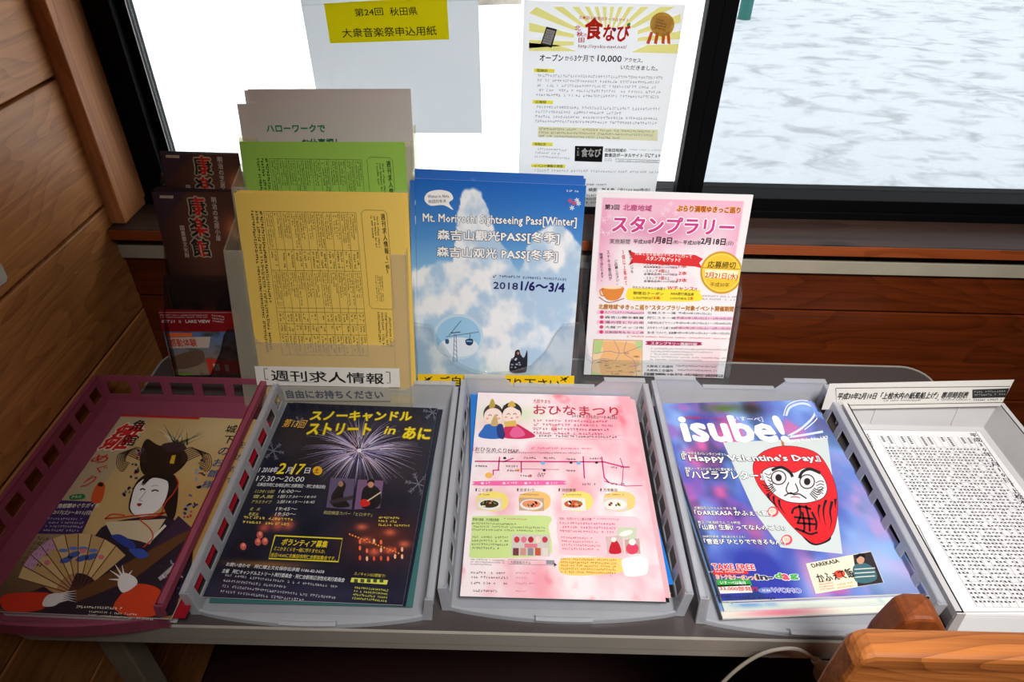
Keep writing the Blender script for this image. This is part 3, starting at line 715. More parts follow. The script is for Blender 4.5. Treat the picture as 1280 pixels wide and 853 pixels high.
# phone drawing and gold rosette
pg.poly([(153, 118), (200, 130), (176, 212), (126, 198)], (60, 60, 60), k=2); pg.poly([(155, 128), (192, 137), (172, 200), (134, 190)], (240, 240, 240), k=3)
pg.G((152, 134), (186, 142), (134, 186), 5, (110, 110, 110), 'illustration', k=4, seed=4)
for dx in (-40, -14, 12, 32): pg.poly([(655 + dx, 140), (668 + dx, 142), (662 + dx * 1.3, 196), (648 + dx * 1.3, 192)], (214, 92, 60), k=2)
pg.ell(667, 108, 54, 54, (206, 160, 70), k=3, n=30); pg.ell(667, 108, 42, 42, (226, 188, 104), k=4, n=30)
pg.G((640, 78), (690, 92), (634, 130), 4, (80, 60, 30), 'illustration', k=5, seed=8, thick=.7)
pg.T('オープン', (124, 240), (228, 242), 30, K, bold=.02); pg.T('から', (236, 248), (272, 248), 20, K, bold=.01); pg.T('3ケ月で', (278, 244), (366, 246), 28, K, bold=.012)
pg.T('10,000', (382, 244), (488, 248), 32, K, bold=.015); pg.T('アクセス。', (500, 256), (582, 260), 18, K, bold=.01); pg.T('いただきました。', (484, 288), (648, 294), 20, K, bold=.01)
GY = (172, 172, 174)
for (x, y, s_, rows) in ((98, 304, '登録店', (328, 435, 5, 676)), (92, 444, '広報物', (468, 552, 4, 670)), (90, 631, '新聞広告', (655, 705, 3, 270)), (86, 728, 'イベント情報の発信', (750, 768, 1, 668))):
    pg.rect(x, y, x + (90 if len(s_) < 6 else 150), y + 19, (250, 240, 90), 'heading_bars', k=1)
    pg.T(s_, (x + 12, y + 2), (x + (60 if len(s_) < 6 else 140), y + 3), 13, (60, 60, 40), bold=.01)
    pg.G((x + 16, rows[0]), (rows[3], rows[0] + 10), (x + 8, rows[1]), rows[2], GY, seed=x)
pg.poly([(116, 562), (648, 576), (646, 626), (114, 608)], (240, 238, 200), 'heading_bars', k=1)
pg.G((122, 566), (640, 580), (118, 614), 3, (170, 170, 160), seed=33)
pg.poly([(280, 648), (405, 650), (400, 720), (278, 716)], (20, 20, 20), k=2)
pg.T('食なび', (310, 658), (396, 660), 38, (240, 240, 240), k=4, bold=.03); pg.G((288, 656), (288, 700), (306, 656), 1, (240, 240, 240), k=4)
pg.T('北秋田地域の', (412, 658), (508, 660), 16, K, bold=.02); pg.T('飲食店ポータルサイト', (412, 680), (582, 682), 17, K, bold=.025)
pg.G((590, 682), (676, 684), (590, 700), 1, (60, 60, 60), seed=5, thick=.9); pg.G((412, 704), (450, 704), (410, 718), 2, K, seed=6)
pg.stroke([(460, 706), (684, 714), (684, 724), (460, 718)], 1.5, K, closed=True, part='ruled_lines'); pg.G((520, 660), (680, 664), (520, 672), 1, GY, seed=6); pg.G((470, 709), (676, 716), (470, 718), 1, (90, 90, 90), seed=6)
pg.G((330, 815), (420, 816), (330, 828), 1, K, seed=9); pg.T('検索　無人食（全2160,000件中）', (340, 834), (614, 836), 17, K, bold=.012)
pg.G((330, 862), (640, 864), (330, 910), 3, (90, 90, 90), seed=19)

# ================================================================== upright sheets in the milky three-tier rack
m_wp = paper('pale_card_paper', (218, 208, 202), .18, .55)
p2_ = sheet_up((305, 113), (509, 111), .790, .27, -.50); new_sheet(p2_, 'notice_sheet', 'plain off-white sheet standing furthest back in the milky rack', 'paper sheet', m_wp)
tag(Page(p2_.O - p2_.N * .0015 + p2_.U * .004 - p2_.D * .0015, p2_.O - p2_.N * .0015 + p2_.U * (.004 + p2_.w), p2_.O - p2_.N * .0015 + p2_.U * .004 + p2_.D * p2_.h).slab(.0005, m_wp, 'notice_sheet'), 'off-white sheet hidden behind the rearmost sheet, only its top edge showing', 'paper sheet')
pg = sheet_up((296, 130), (500, 126), .781, .27, -.50); new_sheet(pg, 'notice_sheet', 'off-white sheet with green lettering in the back tier of the milky rack', 'paper sheet', m_wp)
pg.z = (280, 90, 4.264); GR = (20, 128, 84)
pg.T('ハローワークで', (225, 280), (536, 280), 40, GR, bold=.03); pg.T('お仕事探し', (415, 356), (625, 354), 42, (20, 90, 60), bold=.03)
def jobs_sheet(pg, dy_, sk=0.0):
    """Weekly job listing: landscape print turned on its side"""
    Z = (280, 240, 3.28)
    pg.z = (Z[0] + sk, Z[1] + dy_, Z[2]); c = (62, 62, 30)
    TL, TR, BR, BL = (163, 80), (541, 85), (592, 672), (240, 668)
    pg.grid(TL, TR, BR, BL, [i / 11 for i in range(12)], [0, .265, .41, .672, .70, .783, .856, 1], 1.3, c)
    L2 = lambda u, v: ((TL[0] + (TR[0] - TL[0]) * u) * (1 - v) + (BL[0] + (BR[0] - BL[0]) * u) * v, (TL[1] + (TR[1] - TL[1]) * u) * (1 - v) + (BL[1] + (BR[1] - BL[1]) * u) * v)
    rows = [(0, .265), (.265, .41), (.41, .672), (.672, .70), (.70, .783), (.783, .856), (.856, 1)]
    for i in range(11):
        for j, (a, b_) in enumerate(rows):
            u1 = (i + .9) / 11; u0 = (i + .1) / 11
            pg.G(L2(u1, a + .01), L2(u1, b_ - .012 - (.06 if j in (0, 2) and i % 3 else 0)), L2(u0, a + .01), 3 if j in (0, 2) else 2, c, seed=i * 7 + j, fill=.8, ragged=.5)
    pg.G((158, 78), (218, 662), (104, 76), 3, (40, 40, 20), seed=3, fill=.95, thick=.7)
    pg.stroke([(575, 74), (655, 76), (668, 88), (698, 470), (690, 482), (608, 478), (597, 466), (563, 86)], 1.5, c, 'ruled_lines', closed=True)
    pg.T('週刊求人情報', (642, 90), (660, 254), 17, (30, 30, 20), vert=True, bold=.02)
    pg.T('《一般》', (656, 262), (668, 334), 15, (30, 30, 20), vert=True, bold=.012)
    pg.G((632, 100), (642, 232), (596, 96), 3, (50, 50, 30), seed=5, fill=.85); pg.G((650, 345), (658, 455), (616, 340), 4, (50, 50, 30), seed=6, fill=.7)
    pg.G((684, 498), (690, 640), (624, 492), 4, (40, 40, 20), seed=7)
m_gr = paper('green_paper', (156, 204, 84), .12, .6); m_ye = paper('yellow_paper', (248, 212, 102), .12, .6)
pg = sheet_up((300, 177), (506, 178), .7345, .27, -.60); new_sheet(pg, 'job_listing_sheet', 'green printed job listing sheet in the middle tier of the milky rack', 'paper sheet', m_gr)
jobs_sheet(pg, -66, 7)
plain_sheets(pg, 3, 'job_listing_sheet', 'green sheet packed behind the front green job listing', 'paper sheet', m_gr, .0016, 'green sheets behind the front one', jit=.0012, seed=5, drift=(-.0012, 0))
pgg = pg
pg = sheet_up((292, 241), (503, 243), .684, .27, -.634); new_sheet(pg, 'job_listing_sheet', 'yellow printed job listing sheet at the front of the milky rack', 'paper sheet', m_ye)
jobs_sheet(pg, 0, 0)
plain_sheets(pg, 5, 'job_listing_sheet', 'yellow sheet packed behind the front yellow job listing', 'paper sheet', m_ye, .0022, 'yellow sheets behind the front one', jit=.001, seed=8, drift=(.0009, -.0002))
pgy = pg

# ---- the milky rack itself
m_rack = plastic('milky_rack_plastic', (250, 248, 236), .20, .35, (248, 246, 236))
rk = empty('leaflet_rack', (-.25, .735, TZ), 'milky three-tier plastic leaflet rack with yellow, green and white sheets', 'rack')
LN = .27
def yl(y0, z): return y0 + LN * (z + .64)
RX0, RX1 = -.3615, -.135
def lean_box(b, x0, x1, y0, z0, z1, th=.0018):
    b.hexa([(x0, yl(y0, z0), z0), (x1, yl(y0, z0), z0), (x1, yl(y0, z0) + th, z0), (x0, yl(y0, z0) + th, z0), (x0, yl(y0, z1), z1), (x1, yl(y0, z1), z1), (x1, yl(y0, z1) + th, z1), (x0, yl(y0, z1) + th, z1)])
tiers = [(.680, TZ + .001, -.430, -.548), (.7305, -.60, -.376, -.47), (.7755, -.56, -.333, -.43)]
for y0, zb, zt, zc in tiers:
    b = MB(); lean_box(b, RX0, RX0 + .024, y0, zb, zt); lean_box(b, RX1 - .020, RX1, y0, zb, zt); lean_box(b, RX0 + .024, RX1 - .020, y0, zb, zc)
    for sx in (-1, 1):      # rounded inner corners of the cut-out
        xc = RX0 + .024 if sx < 0 else RX1 - .020; pts = [Vector((xc, yl(y0, zc), zc))]
        for k in range(6):
            a = math.radians(90 * k / 5); x = xc - sx * (.012 - .012 * math.sin(a)); z = zc + .012 - .012 * math.cos(a)
            pts.append(Vector((xc - sx * (.012 * (1 - math.cos(a))) if False else x, yl(y0, z), z)))
        b.prism(pts, (0, .0018, 0))
    b.build('front_panel', m_rack, rk)
b = MB(); lean_box(b, RX0, RX1, .797, TZ + .001, -.320); b.build('back_panel', m_rack, rk)
for x in (RX0, RX1 - .0018):
    pts = []
    prof = [(yl(.680, TZ + .001), TZ + .001), (yl(.680, -.430), -.430), (yl(.7305, -.412), -.412), (yl(.7305, -.376), -.376), (yl(.7755, -.362), -.362), (yl(.7755, -.333), -.333), (yl(.799, -.320), -.320), (yl(.799, TZ + .001), TZ + .001)]
    b = MB(); b.prism([(x, y, z) for y, z in prof], (.0018, 0, 0)); b.build('side_panel', m_rack, rk)
# label strip on the rack's front
hh_ = upright_plane(.6785, LN)
pg = Page(hh_(318, 458), hh_(499, 461), hh_(320, 481.5), .5); new_sheet(pg, 'label_strip', 'white label strip with black bracketed title on the milky rack front', 'label', paper('label_paper', (240, 238, 232), .1), .0003)
pg.z = (280, 240, 3.28); pg.T('週刊求人情報', (192, 730), (654, 744), 44, K, bold=.012)
pg.stroke([(178, 724), (164, 724), (169, 768), (182, 768)], 3, K, k=3); pg.stroke([(664, 738), (680, 739), (682, 783), (668, 783)], 3, K, k=3)

# ================================================================== acrylic holder with blue mountain flyers
LB = .25
pg = sheet_up((519, 223), (733, 232), .722, LB, -.634, .35)
m_bl = paper('blue_flyer_paper', (40, 98, 184), .05, .4)
new_sheet(pg, 'sightseeing_flyer', 'blue snowy mountain sightseeing pass flyer at the front of its acrylic holder', 'flyer', paper('white_flyer_paper', (240, 240, 242), .05, .5))
def mountain(S_, T_):
    xs = [0, .03, .13, .22, .245, .262, .29, .34, .38, .42, .44, .50, .55, .60, .63, .655, .67, .74, .85, .93, 1]
    ys = [.42, .39, .36, .345, .18, .08, .035, .025, .04, .09, .16, .24, .30, .37, .385, .34, .27, .20, .15, .20, .27]
    hl = np.interp(S_ + .012 * (noise(S_, T_, 30, 3, 3) - .5) * 2, xs, ys) + .03 * (noise(S_, T_, 22, 5, 3) - .5)
    sky = mixc((30, 100, 190), (120, 178, 226), T_ / .42); sky = mixc(sky, (180, 214, 236), np.clip(T_ - .25, 0, 1) * 2)
    n1 = noise(S_, T_, 7, 11, 5); n2 = noise(S_, T_, 16, 12, 4)
    sn = mixc((176, 208, 236), (244, 248, 251), (n1 - .40) * 4.5 + (n2 - .5) * 1.6)
    sn = mixc(sn, (186, 206, 226), np.clip((.55 - n2) * 3, 0, 1) * .5)
    right = np.clip((S_ - .45) * 2, 0, 1) * np.clip((T_ - .45) * 3, 0, 1); sn = mixc(sn, (176, 206, 234), right * .45)
    c = mixc(sky, sn, (T_ - hl) * 60)
    c = mixc(c, (150, 176, 206), np.clip((T_ - .93) * 12, 0, 1) * .5)
    return c
pg.bg(mountain, 150, 190)
pg.z = (500, 200, 2.94); DK = (40, 44, 70); WH = (250, 250, 250)
pg.ell(215, 650, 92, 84, (196, 222, 240), k=1.5, n=36); pg.ell(215, 650, 82, 74, (156, 204, 236), k=2, n=36); pg.ell(215, 688, 74, 36, (224, 236, 246), k=2.5, n=30)
pg.stroke([(180, 645), (225, 590)], 2, DK, k=3); pg.stroke([(168, 650), (290, 632)], 1.6, DK, k=3); pg.stroke([(196, 740), (200, 640), (206, 640), (210, 740)], 2.5, (120, 130, 150), k=3, closed=True)
for t_ in range(5): pg.stroke([(197, 660 + t_ * 16), (208, 672 + t_ * 16)], 1.6, (110, 120, 140), k=3)
pg.stroke([(188, 636), (222, 632)], 3, DK, k=3); pg.blob([(242, 660), (266, 658), (268, 674), (256, 682), (243, 676)], (38, 60, 100), k=3.5); pg.rect(244, 663, 265, 669, (120, 180, 220), k=4); pg.stroke([(256, 658), (258, 638)], 2, DK, k=3)
pg.blob([(166, 660), (178, 659), (180, 672), (170, 676)], (60, 90, 130), k=3.5)
pg.blob([(402, 770), (406, 738), (420, 722), (424, 702), (438, 698), (444, 716), (456, 726), (468, 700), (466, 770), (450, 782), (412, 782)], (28, 32, 44), k=3)
for _ in range(14): x_ = random.uniform(408, 460); y_ = random.uniform(728, 770); pg.ell(x_, y_, 4, 3, random.choice([(150, 160, 180), (80, 90, 110), (200, 205, 215)]), k=3.5, n=8)
pg.ell(434, 710, 5, 6, (170, 120, 100), k=3.6, n=10)
pg.blob([(90, 146), (102, 120), (142, 110), (182, 118), (196, 142), (180, 158), (196, 184), (160, 166), (112, 168)], WH, 'speech_bubble', k=2)
pg.T('Winter in Akita', (102, 128), (180, 126), 12, DK, k=4); pg.T('秋田的冬天', (104, 146), (170, 144), 13, DK, k=4)
for (x_, y_, c_) in ((625, 150, (226, 90, 120)), (612, 160, (70, 110, 190)), (640, 158, (226, 90, 100)), (656, 160, (240, 240, 250)), (632, 176, (240, 240, 250)), (650, 148, (240, 240, 250))):
    for a_ in range(3): r_ = math.radians(a_ * 60 + 20); pg.stroke([(x_ - 9 * math.cos(r_), y_ - 9 * math.sin(r_)), (x_ + 9 * math.cos(r_), y_ + 9 * math.sin(r_))], 3, c_, k=3)
pg.G((612, 108), (664, 112), (612, 118), 1, (240, 240, 250), seed=3, thick=.9)
pg.T('Mt. Moriyoshi Sightseeing Pass[Winter]', (84, 196), (650, 212), 40, WH, bold=.02, outline=(60, 66, 86), ow=.03)
pg.T('森吉山觀光PASS[冬季]', (138, 256), (586, 268), 42, WH, bold=.03, outline=(60, 66, 86), ow=.035)
pg.T('森吉山观光 PASS[冬季]', (136, 318), (580, 334), 42, WH, bold=.03, outline=(60, 66, 86), ow=.035)
pg.G((340, 422), (618, 434), (340, 434), 1, (70, 84, 120), seed=4, thick=.8)
pg.T('2018', (344, 448), (434, 452), 25, (40, 40, 96), bold=.012); pg.T('1/6〜3/4', (446, 446), (606, 454), 32, (32, 28, 100), bold=.03)
pgb = pg
for i, (du, dd, lab) in enumerate([(-.007, .003, 'blue flyer edge showing left of the front mountain flyer'), (.001, -.0075, 'blue flyer rising just above the front mountain flyer'), (-.0015, -.0105, 'hindmost blue flyer peeking highest in the acrylic holder')]):
    o_ = -pgb.N * (.0022 * (i + 1)) + pgb.U * du + pgb.D * dd
    q = Page(pgb.O + o_, pgb.O + o_ + pgb.U * (pgb.w - (.002 if i else 0)), pgb.O + o_ + pgb.D * (pgb.h - max(dd, 0) - (.0 if dd > 0 else 0)))
    new_sheet(q, 'sightseeing_flyer', lab, 'flyer', m_bl)
    q.z = (500, 200, 2.94)
    if i == 0: q.ell(62, 156, 7, 16, WH, k=2, n=12); q.T('M', (56, 206), (70, 206), 30, WH, bold=.03); q.bg(mountain, 60, 80)
    else: q.bg(mountain, 60, 70)
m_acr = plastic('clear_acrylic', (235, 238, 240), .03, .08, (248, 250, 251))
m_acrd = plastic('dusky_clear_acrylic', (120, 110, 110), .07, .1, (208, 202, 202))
def acrylic(name, label, front_pts, y0, lean, x0, x1, ztop_side, depth, ztop_back, mat, root=None, th=.0015, zb=TZ + .001):
    """thin clear holder: shaped front panel, two sides, back panel"""
    root = root or empty(name, ((x0 + x1) / 2, y0 + depth / 2, TZ), label, 'holder')
    Yf = lambda z: y0 + lean * (z + .64)
    h = upright_plane(y0, lean); pts = [h(*p) for p in front_pts]
    pts = [Vector((x0, Yf(zb), zb))] + [Vector((min(max(p.x, x0), x1), Yf(p.z), p.z)) for p in pts] + [Vector((x1, Yf(zb), zb))]
    b = MB(); b.prism(pts, (0, th, 0)); b.build('front_panel', mat, root)
    # bright moulded edge along the cut of the front panel
    b = MB(); e_ = pts[1:-1]; b.tube([p + Vector((0, th / 2, 0)) for p in e_], .0011, seg=6); b.build('panel_edge', mat, root, smooth=True)
    for x in (x0, x1 - th):
        b = MB(); b.prism([(x, Yf(zb), zb), (x, Yf(ztop_side), ztop_side), (x, Yf(ztop_back) + depth, ztop_back), (x, Yf(zb) + depth, zb)], (th, 0, 0)); b.build('side_panel', mat, root)
    b = MB(); b.hexa([(x0, Yf(zb) + depth, zb), (x1, Yf(zb) + depth, zb), (x1, Yf(zb) + depth + th, zb), (x0, Yf(zb) + depth + th, zb), (x0, Yf(ztop_back) + depth, ztop_back), (x1, Yf(ztop_back) + depth, ztop_back), (x1, Yf(ztop_back) + depth + th, ztop_back), (x0, Yf(ztop_back) + depth + th, ztop_back)])
    b.build('back_panel', mat, root)
    return root
acrylic('acrylic_holder', 'clear acrylic holder with yellow band, full of blue mountain flyers', [(516, 404), (539, 407), (548, 424), (568, 452), (590, 463), (612, 467), (640, 465), (663, 458), (682, 440), (694, 418), (704, 406), (724, 404)], .708, LB, -.1335, .087, -.53, .028, -.44, m_acr)
hb = upright_plane(.7065, LB); pg = Page(hb(522, 468), hb(718, 470), hb(524, 481), .5)
new_sheet(pg, 'label_band', 'yellow paper band with black writing across the blue flyers holder', 'label', paper('yellow_band_paper', (250, 206, 10), .1), .0003)
pg.z = (500, 200, 2.94)
pg.T('ご自由にお取り下さい', (146, 794), (588, 806), 36, (40, 36, 10), bold=.012, k=3)
for x_ in (105, 606):
    pg.stroke([(x_ - 16, 812), (x_ + 14, 796)], 3, (40, 36, 10), k=3); pg.stroke([(x_ - 14, 798), (x_ + 4, 816)], 3, (40, 36, 10), k=3); pg.ell(x_ + 2, 804, 6, 5, (40, 36, 10), k=3, n=8)

# ================================================================== acrylic holder with pink stamp rally flyers
LS = .25
pg = sheet_up((746, 240), (941, 245), .757, LS, -.634, .5)
new_sheet(pg, 'stamp_rally_flyer', 'white and pink stamp rally flyer standing at the front of the right acrylic holder', 'flyer', paper('white_flyer_paper', (240, 240, 242), .05, .5))
pgs = pg
def stampbg(S_, T_):
    c = np.ones(S_.shape + (3,)) * np.array((246, 240, 242.))
    n1 = noise(S_, T_, 9, 21, 4); fr = np.clip(1 - np.minimum(np.minimum((S_ - .05) / .14, (.95 - S_) / .14), (T_ - .03) / .2), 0, 1) * np.clip((.56 - T_) * 5, 0, 1)
    ins = (S_ > .04) & (S_ < .95) & (T_ > .03)
    c2 = mixc(c, (243, 176, 204), fr * .9 + np.clip(n1 - .5, 0, 1) * 1.2 * np.clip((.62 - T_) * 4, 0, 1))
    c2 = gblob(c2, S_, T_, .42, .19, .4, .07, (214, 110, 160), .6)
    c2 = gblob(c2, S_, T_, .9, .97, .2, .12, (246, 190, 200), .8)
    return np.where(ins[..., None], c2, c)
pg.bg(stampbg, 90, 130)
pg.z = (720, 230, 3.158); MG = (200, 30, 110); PK = (246, 160, 200); BR_ = (150, 40, 40)
for i in range(16):
    x_ = random.choice([random.uniform(100, 160), random.uniform(600, 690), random.uniform(330, 420)]); y_ = random.uniform(70, 200) if x_ < 500 else random.uniform(70, 330)
    for a_ in range(3): r_ = math.radians(a_ * 60); R_ = random.uniform(7, 16); pg.stroke([(x_ - R_ * math.cos(r_), y_ - R_ * math.sin(r_)), (x_ + R_ * math.cos(r_), y_ + R_ * math.sin(r_))], 2, (252, 228, 238), k=1.5)
pg.T('第3回', (115, 80), (172, 82), 20, K, bold=.02); pg.T('北鹿地域', (188, 80), (300, 84), 24, (190, 60, 130), bold=.02)
pg.T('ぶらり満喫ゆきっこ巡り', (400, 84), (650, 92), 24, (176, 40, 40), bold=.03, outline=(250, 214, 70), ow=.04)
pg.T('スタンプラリー', (148, 126), (628, 140), 62, (208, 62, 140), bold=.035, outline=WH, ow=.05)
pg.T('実施期間', (134, 216), (214, 218), 20, (60, 60, 60), bold=.004); pg.T('平成30年', (228, 218), (300, 220), 18, K, bold=.01)
pg.T('1月8日', (304, 208), (380, 212), 26, K, bold=.03); pg.T('(祝)〜', (384, 222), (420, 224), 16, K); pg.T('平成30年', (424, 222), (494, 224), 18, K, bold=.01); pg.T('2月18日', (496, 212), (592, 216), 26, K, bold=.03); pg.T('(日)', (594, 226), (622, 226), 18, K)
pg.poly([(206, 262), (232, 272), (470, 280), (502, 296), (486, 312), (500, 334), (470, 326), (228, 312), (206, 322), (222, 296)], (222, 48, 52), k=1.5)
pg.T('対象となる各地のイベントに行って', (234, 266), (458, 280), 14, WH, bold=.012); pg.T('スタンプをゲット!!', (278, 284), (412, 292), 17, WH, bold=.02)
for y_, n1_, s_, q_ in ((308, '5', '商品券等景品10,000円相当', '1本'), (336, '4', '各種商品券5,000円相当', '2本'), (364, '3', '各種商品券3,000円相当', '33本')):
    pg.T('・スタンプ', (268, y_ + 1), (322, y_ + 2), 12, K); pg.T(n1_ + '個', (326, y_), (348, y_), 14, (214, 40, 40), bold=.01); pg.T('以上', (350, y_ + 2), (370, y_ + 2), 12, K)
    pg.T(s_, (268, y_ + 15), (400, y_ + 17), 9, K); pg.T(q_, (406 if len(q_) == 2 else 396, y_ + 8), (438, y_ + 9), 15, (214, 40, 40), bold=.02)
for i, (s_, x_, y0_, y1_, c_) in enumerate([('異なるスタンプを', 206, 262, 352, K), ('3個以上集めて', 186, 262, 400, (214, 40, 40)), ('ご応募ください。', 158, 300, 398, K), ('ステキな景品が', 128, 264, 380, K), ('抽選で当たります。', 100, 272, 384, K)]):
    pg.T(s_, (x_ - 8 + 8 * (i == 0), y0_), (x_ + 10 - 4 * i + (4 if i > 2 else 0), y1_), 13, c_, vert=True, bold=.012)
pg.blob([(104, 410), (184, 406), (182, 436), (162, 458), (126, 458), (108, 438)], (228, 140, 60), k=2); pg.ell(144, 409, 38, 6, (250, 226, 190), k=2.5); pg.curve([(108, 416), (94, 420), (100, 440), (114, 440)], 5, (228, 140, 60), k=2); pg.curve([(90, 446), (130, 468), (190, 452)], 3, (150, 60, 30), k=2)
for rr, cc, kk in ((84, (214, 160, 40), 2), (76, (252, 220, 90), 2.4), (70, (246, 202, 60), 2.8)): pg.ell(574, 350, rr, rr, cc, k=kk, n=40)
pg.poly([(508, 336), (642, 342), (636, 376), (508, 370)], (255, 246, 200), k=3.1); pg.stroke([(500, 330), (648, 336)], 2, (170, 110, 20), k=3.2)
pg.T('応募締切', (522, 304), (632, 308), 26, (60, 40, 20), k=4, bold=.01); pg.T('2月21日(水)', (512, 346), (640, 354), 28, (214, 44, 40), k=4, bold=.02); pg.T('平成30年', (530, 388), (606, 390), 17, (80, 60, 40), k=4)
pg.blob([(204, 418), (230, 412), (470, 418), (488, 430), (486, 462), (300, 462), (204, 456)], (252, 232, 60), k=1.5)
pg.T('外れた方の中から抽選で', (224, 402), (354, 408), 12, (60, 40, 30)); pg.T('Wチャンス!!', (362, 402), (478, 408), 16, (214, 40, 40), bold=.02)
pg.T('御宿泊クーポン', (226, 424), (346, 428), 12, (60, 40, 30), bold=.01); pg.T('ANA旅行商品券', (374, 426), (466, 430), 12, (60, 40, 30), bold=.01)
pg.T('2,000円相当', (226, 444), (296, 446), 10, (60, 40, 30)); pg.T('15本', (300, 442), (334, 444), 13, (214, 40, 40), bold=.02); pg.T('3,000円相当', (372, 446), (436, 448), 10, (60, 40, 30)); pg.T('2本', (442, 444), (464, 446), 13, (214, 40, 40), bold=.02)
pg.G((500, 438), (636, 442), (500, 462), 2, (150, 150, 150), seed=3)
pg.T('北鹿地域“ゆきっこ巡り”スタンプラリー対象イベント開催期間', (96, 474), (630, 484), 20, (150, 40, 60), bold=.015, outline=(250, 214, 90), ow=.03)
for i, (s1, s2, s3) in enumerate([('スノーフェスティバルinKazuno2018', '花輪スキー場', '平成30年1月6日(土)'), ('森吉山樹氷観賞', '阿仁スキー場', '平成30年1月6日(土)〜2月18日(日)'), ('湯の岱とりの市', '大館市比内グラウンド', '平成30年1月27日(土)〜1月28日(日)'), ('大館アメッコ市', 'おおまちハチ公通り本部', '平成30年2月10日(土)〜2月11日(日)'), ('北秋田市もちっこ市', '道の駅「たかのす」駐車場', '平成30年2月10日(土)〜2月11日(日)')]):
    y_ = 498 + i * 19.6; cc = (250, 200, 224) if i % 2 == 0 else (245, 240, 242)
    if i in (0, 2, 4): pg.poly([(84, y_), (268, y_ + 2), (268, y_ + 16), (80, y_ + 15)], cc, 'heading_bars', k=1.5)
    else: pg.poly([(396, y_ + 4), (634, y_ + 6), (634, y_ + 22), (394, y_ + 18)], (250, 200, 224), 'heading_bars', k=1.5)
    pg.ell(102 - i * .6, y_ + 8, 8, 7, (220, 60, 110), k=2, n=12)
    pg.T(s1, (114, y_ + 3), (268, y_ + 6), 10, K, bold=.01); pg.T(s2, (282, y_ + 5), (394, y_ + 7), 10, K); pg.T(s3, (404, y_ + 7), (624 if i else 536, y_ + 10), 10, K, bold=.006)
pg.G((200, 598), (612, 608), (200, 608), 1, (214, 60, 60), seed=4)
pg.poly([(70, 614), (262, 618), (258, 778), (58, 778)], (246, 214, 170), 'map', k=1.5); pg.blob([(112, 622), (250, 640), (244, 720), (206, 770), (110, 760), (92, 700), (108, 660)], (246, 190, 130), 'map', k=1.8)
pg.poly([(72, 616), (108, 618), (96, 668), (68, 672)], (186, 214, 140), 'map', k=2); pg.poly([(62, 740), (110, 762), (160, 776), (59, 776)], (200, 222, 150), 'map', k=2); pg.poly([(232, 620), (262, 620), (258, 660), (240, 650)], (190, 216, 150), 'map', k=2)
for pts in ([(76, 670), (130, 660), (180, 668), (258, 640)], [(150, 618), (170, 670), (140, 720), (150, 776)], [(66, 700), (120, 690), (200, 720), (256, 712)], [(200, 620), (190, 668), (230, 700), (240, 776)]): pg.curve(pts, 1.6, (110, 120, 170), 'map', k=2.3)
pg.rect(122, 698, 206, 742, (246, 196, 130), 'map', k=2.4); pg.stroke([(122, 698), (206, 700), (204, 742), (118, 740)], 1, (170, 110, 70), 'map', k=2.6, closed=True)
pg.stroke([(70, 614), (262, 618), (258, 778), (58, 778)], 2, (190, 90, 70), 'map', k=2.6, closed=True)
for _ in range(14): x_, y_ = random.uniform(80, 240), random.uniform(630, 764); pg.T(random.choice(['鹿角市', '大館市', '北秋田市', '小坂町']), (x_, y_), (x_ + 18, y_), 6, (90, 60, 60))
pg.blob([(290, 620), (480, 624), (492, 630), (480, 638), (290, 636), (282, 628)], (170, 30, 90), 'heading_bars', k=1.5); pg.T('スタンプラリー施設行程', (296, 622), (478, 627), 12, WH, k=4, bold=.012)
pg.G((296, 646), (608, 652), (292, 700), 5, (150, 150, 152), seed=12)
for y_ in (714, 730, 748, 770): pg.T('大館商工会議所' if y_ < 740 else '大館北秋商工会', (278, y_), (384, y_ + 2), 10, K, bold=.02); pg.G((394, y_), (560, y_ + 4), (394, y_ + 12), 1, (90, 90, 90), seed=y_)
pg.T('鹿角市商工会議所、かづの商工会、大館北秋商工会、北秋田市商工会', (280, 792), (590, 800), 13, K, bold=.006); pg.T('TEL 0186-23-0501', (470, 808), (580, 812), 10, K); pg.G((290, 806), (460, 810), (290, 850), 3, (60, 60, 60), seed=5)
plain_sheets(pg, 4, 'stamp_rally_flyer', 'white edged stamp rally flyer packed behind the front one', 'flyer', paper('white_flyer_paper', (240, 240, 242)), .002, 'stamp rally flyers behind the front one', jit=.0012, seed=3, drift=(.0008, -.0002))
acrylic('acrylic_holder', 'clear acrylic holder behind the pink trays, full of stamp rally flyers', [(725, 386), (728, 392), (731, 420), (736, 445), (742, 451), (918, 453), (926, 446), (934, 420), (938, 392), (939, 388)], .746, LS, .090, .308, -.51, .025, -.48, m_acr)

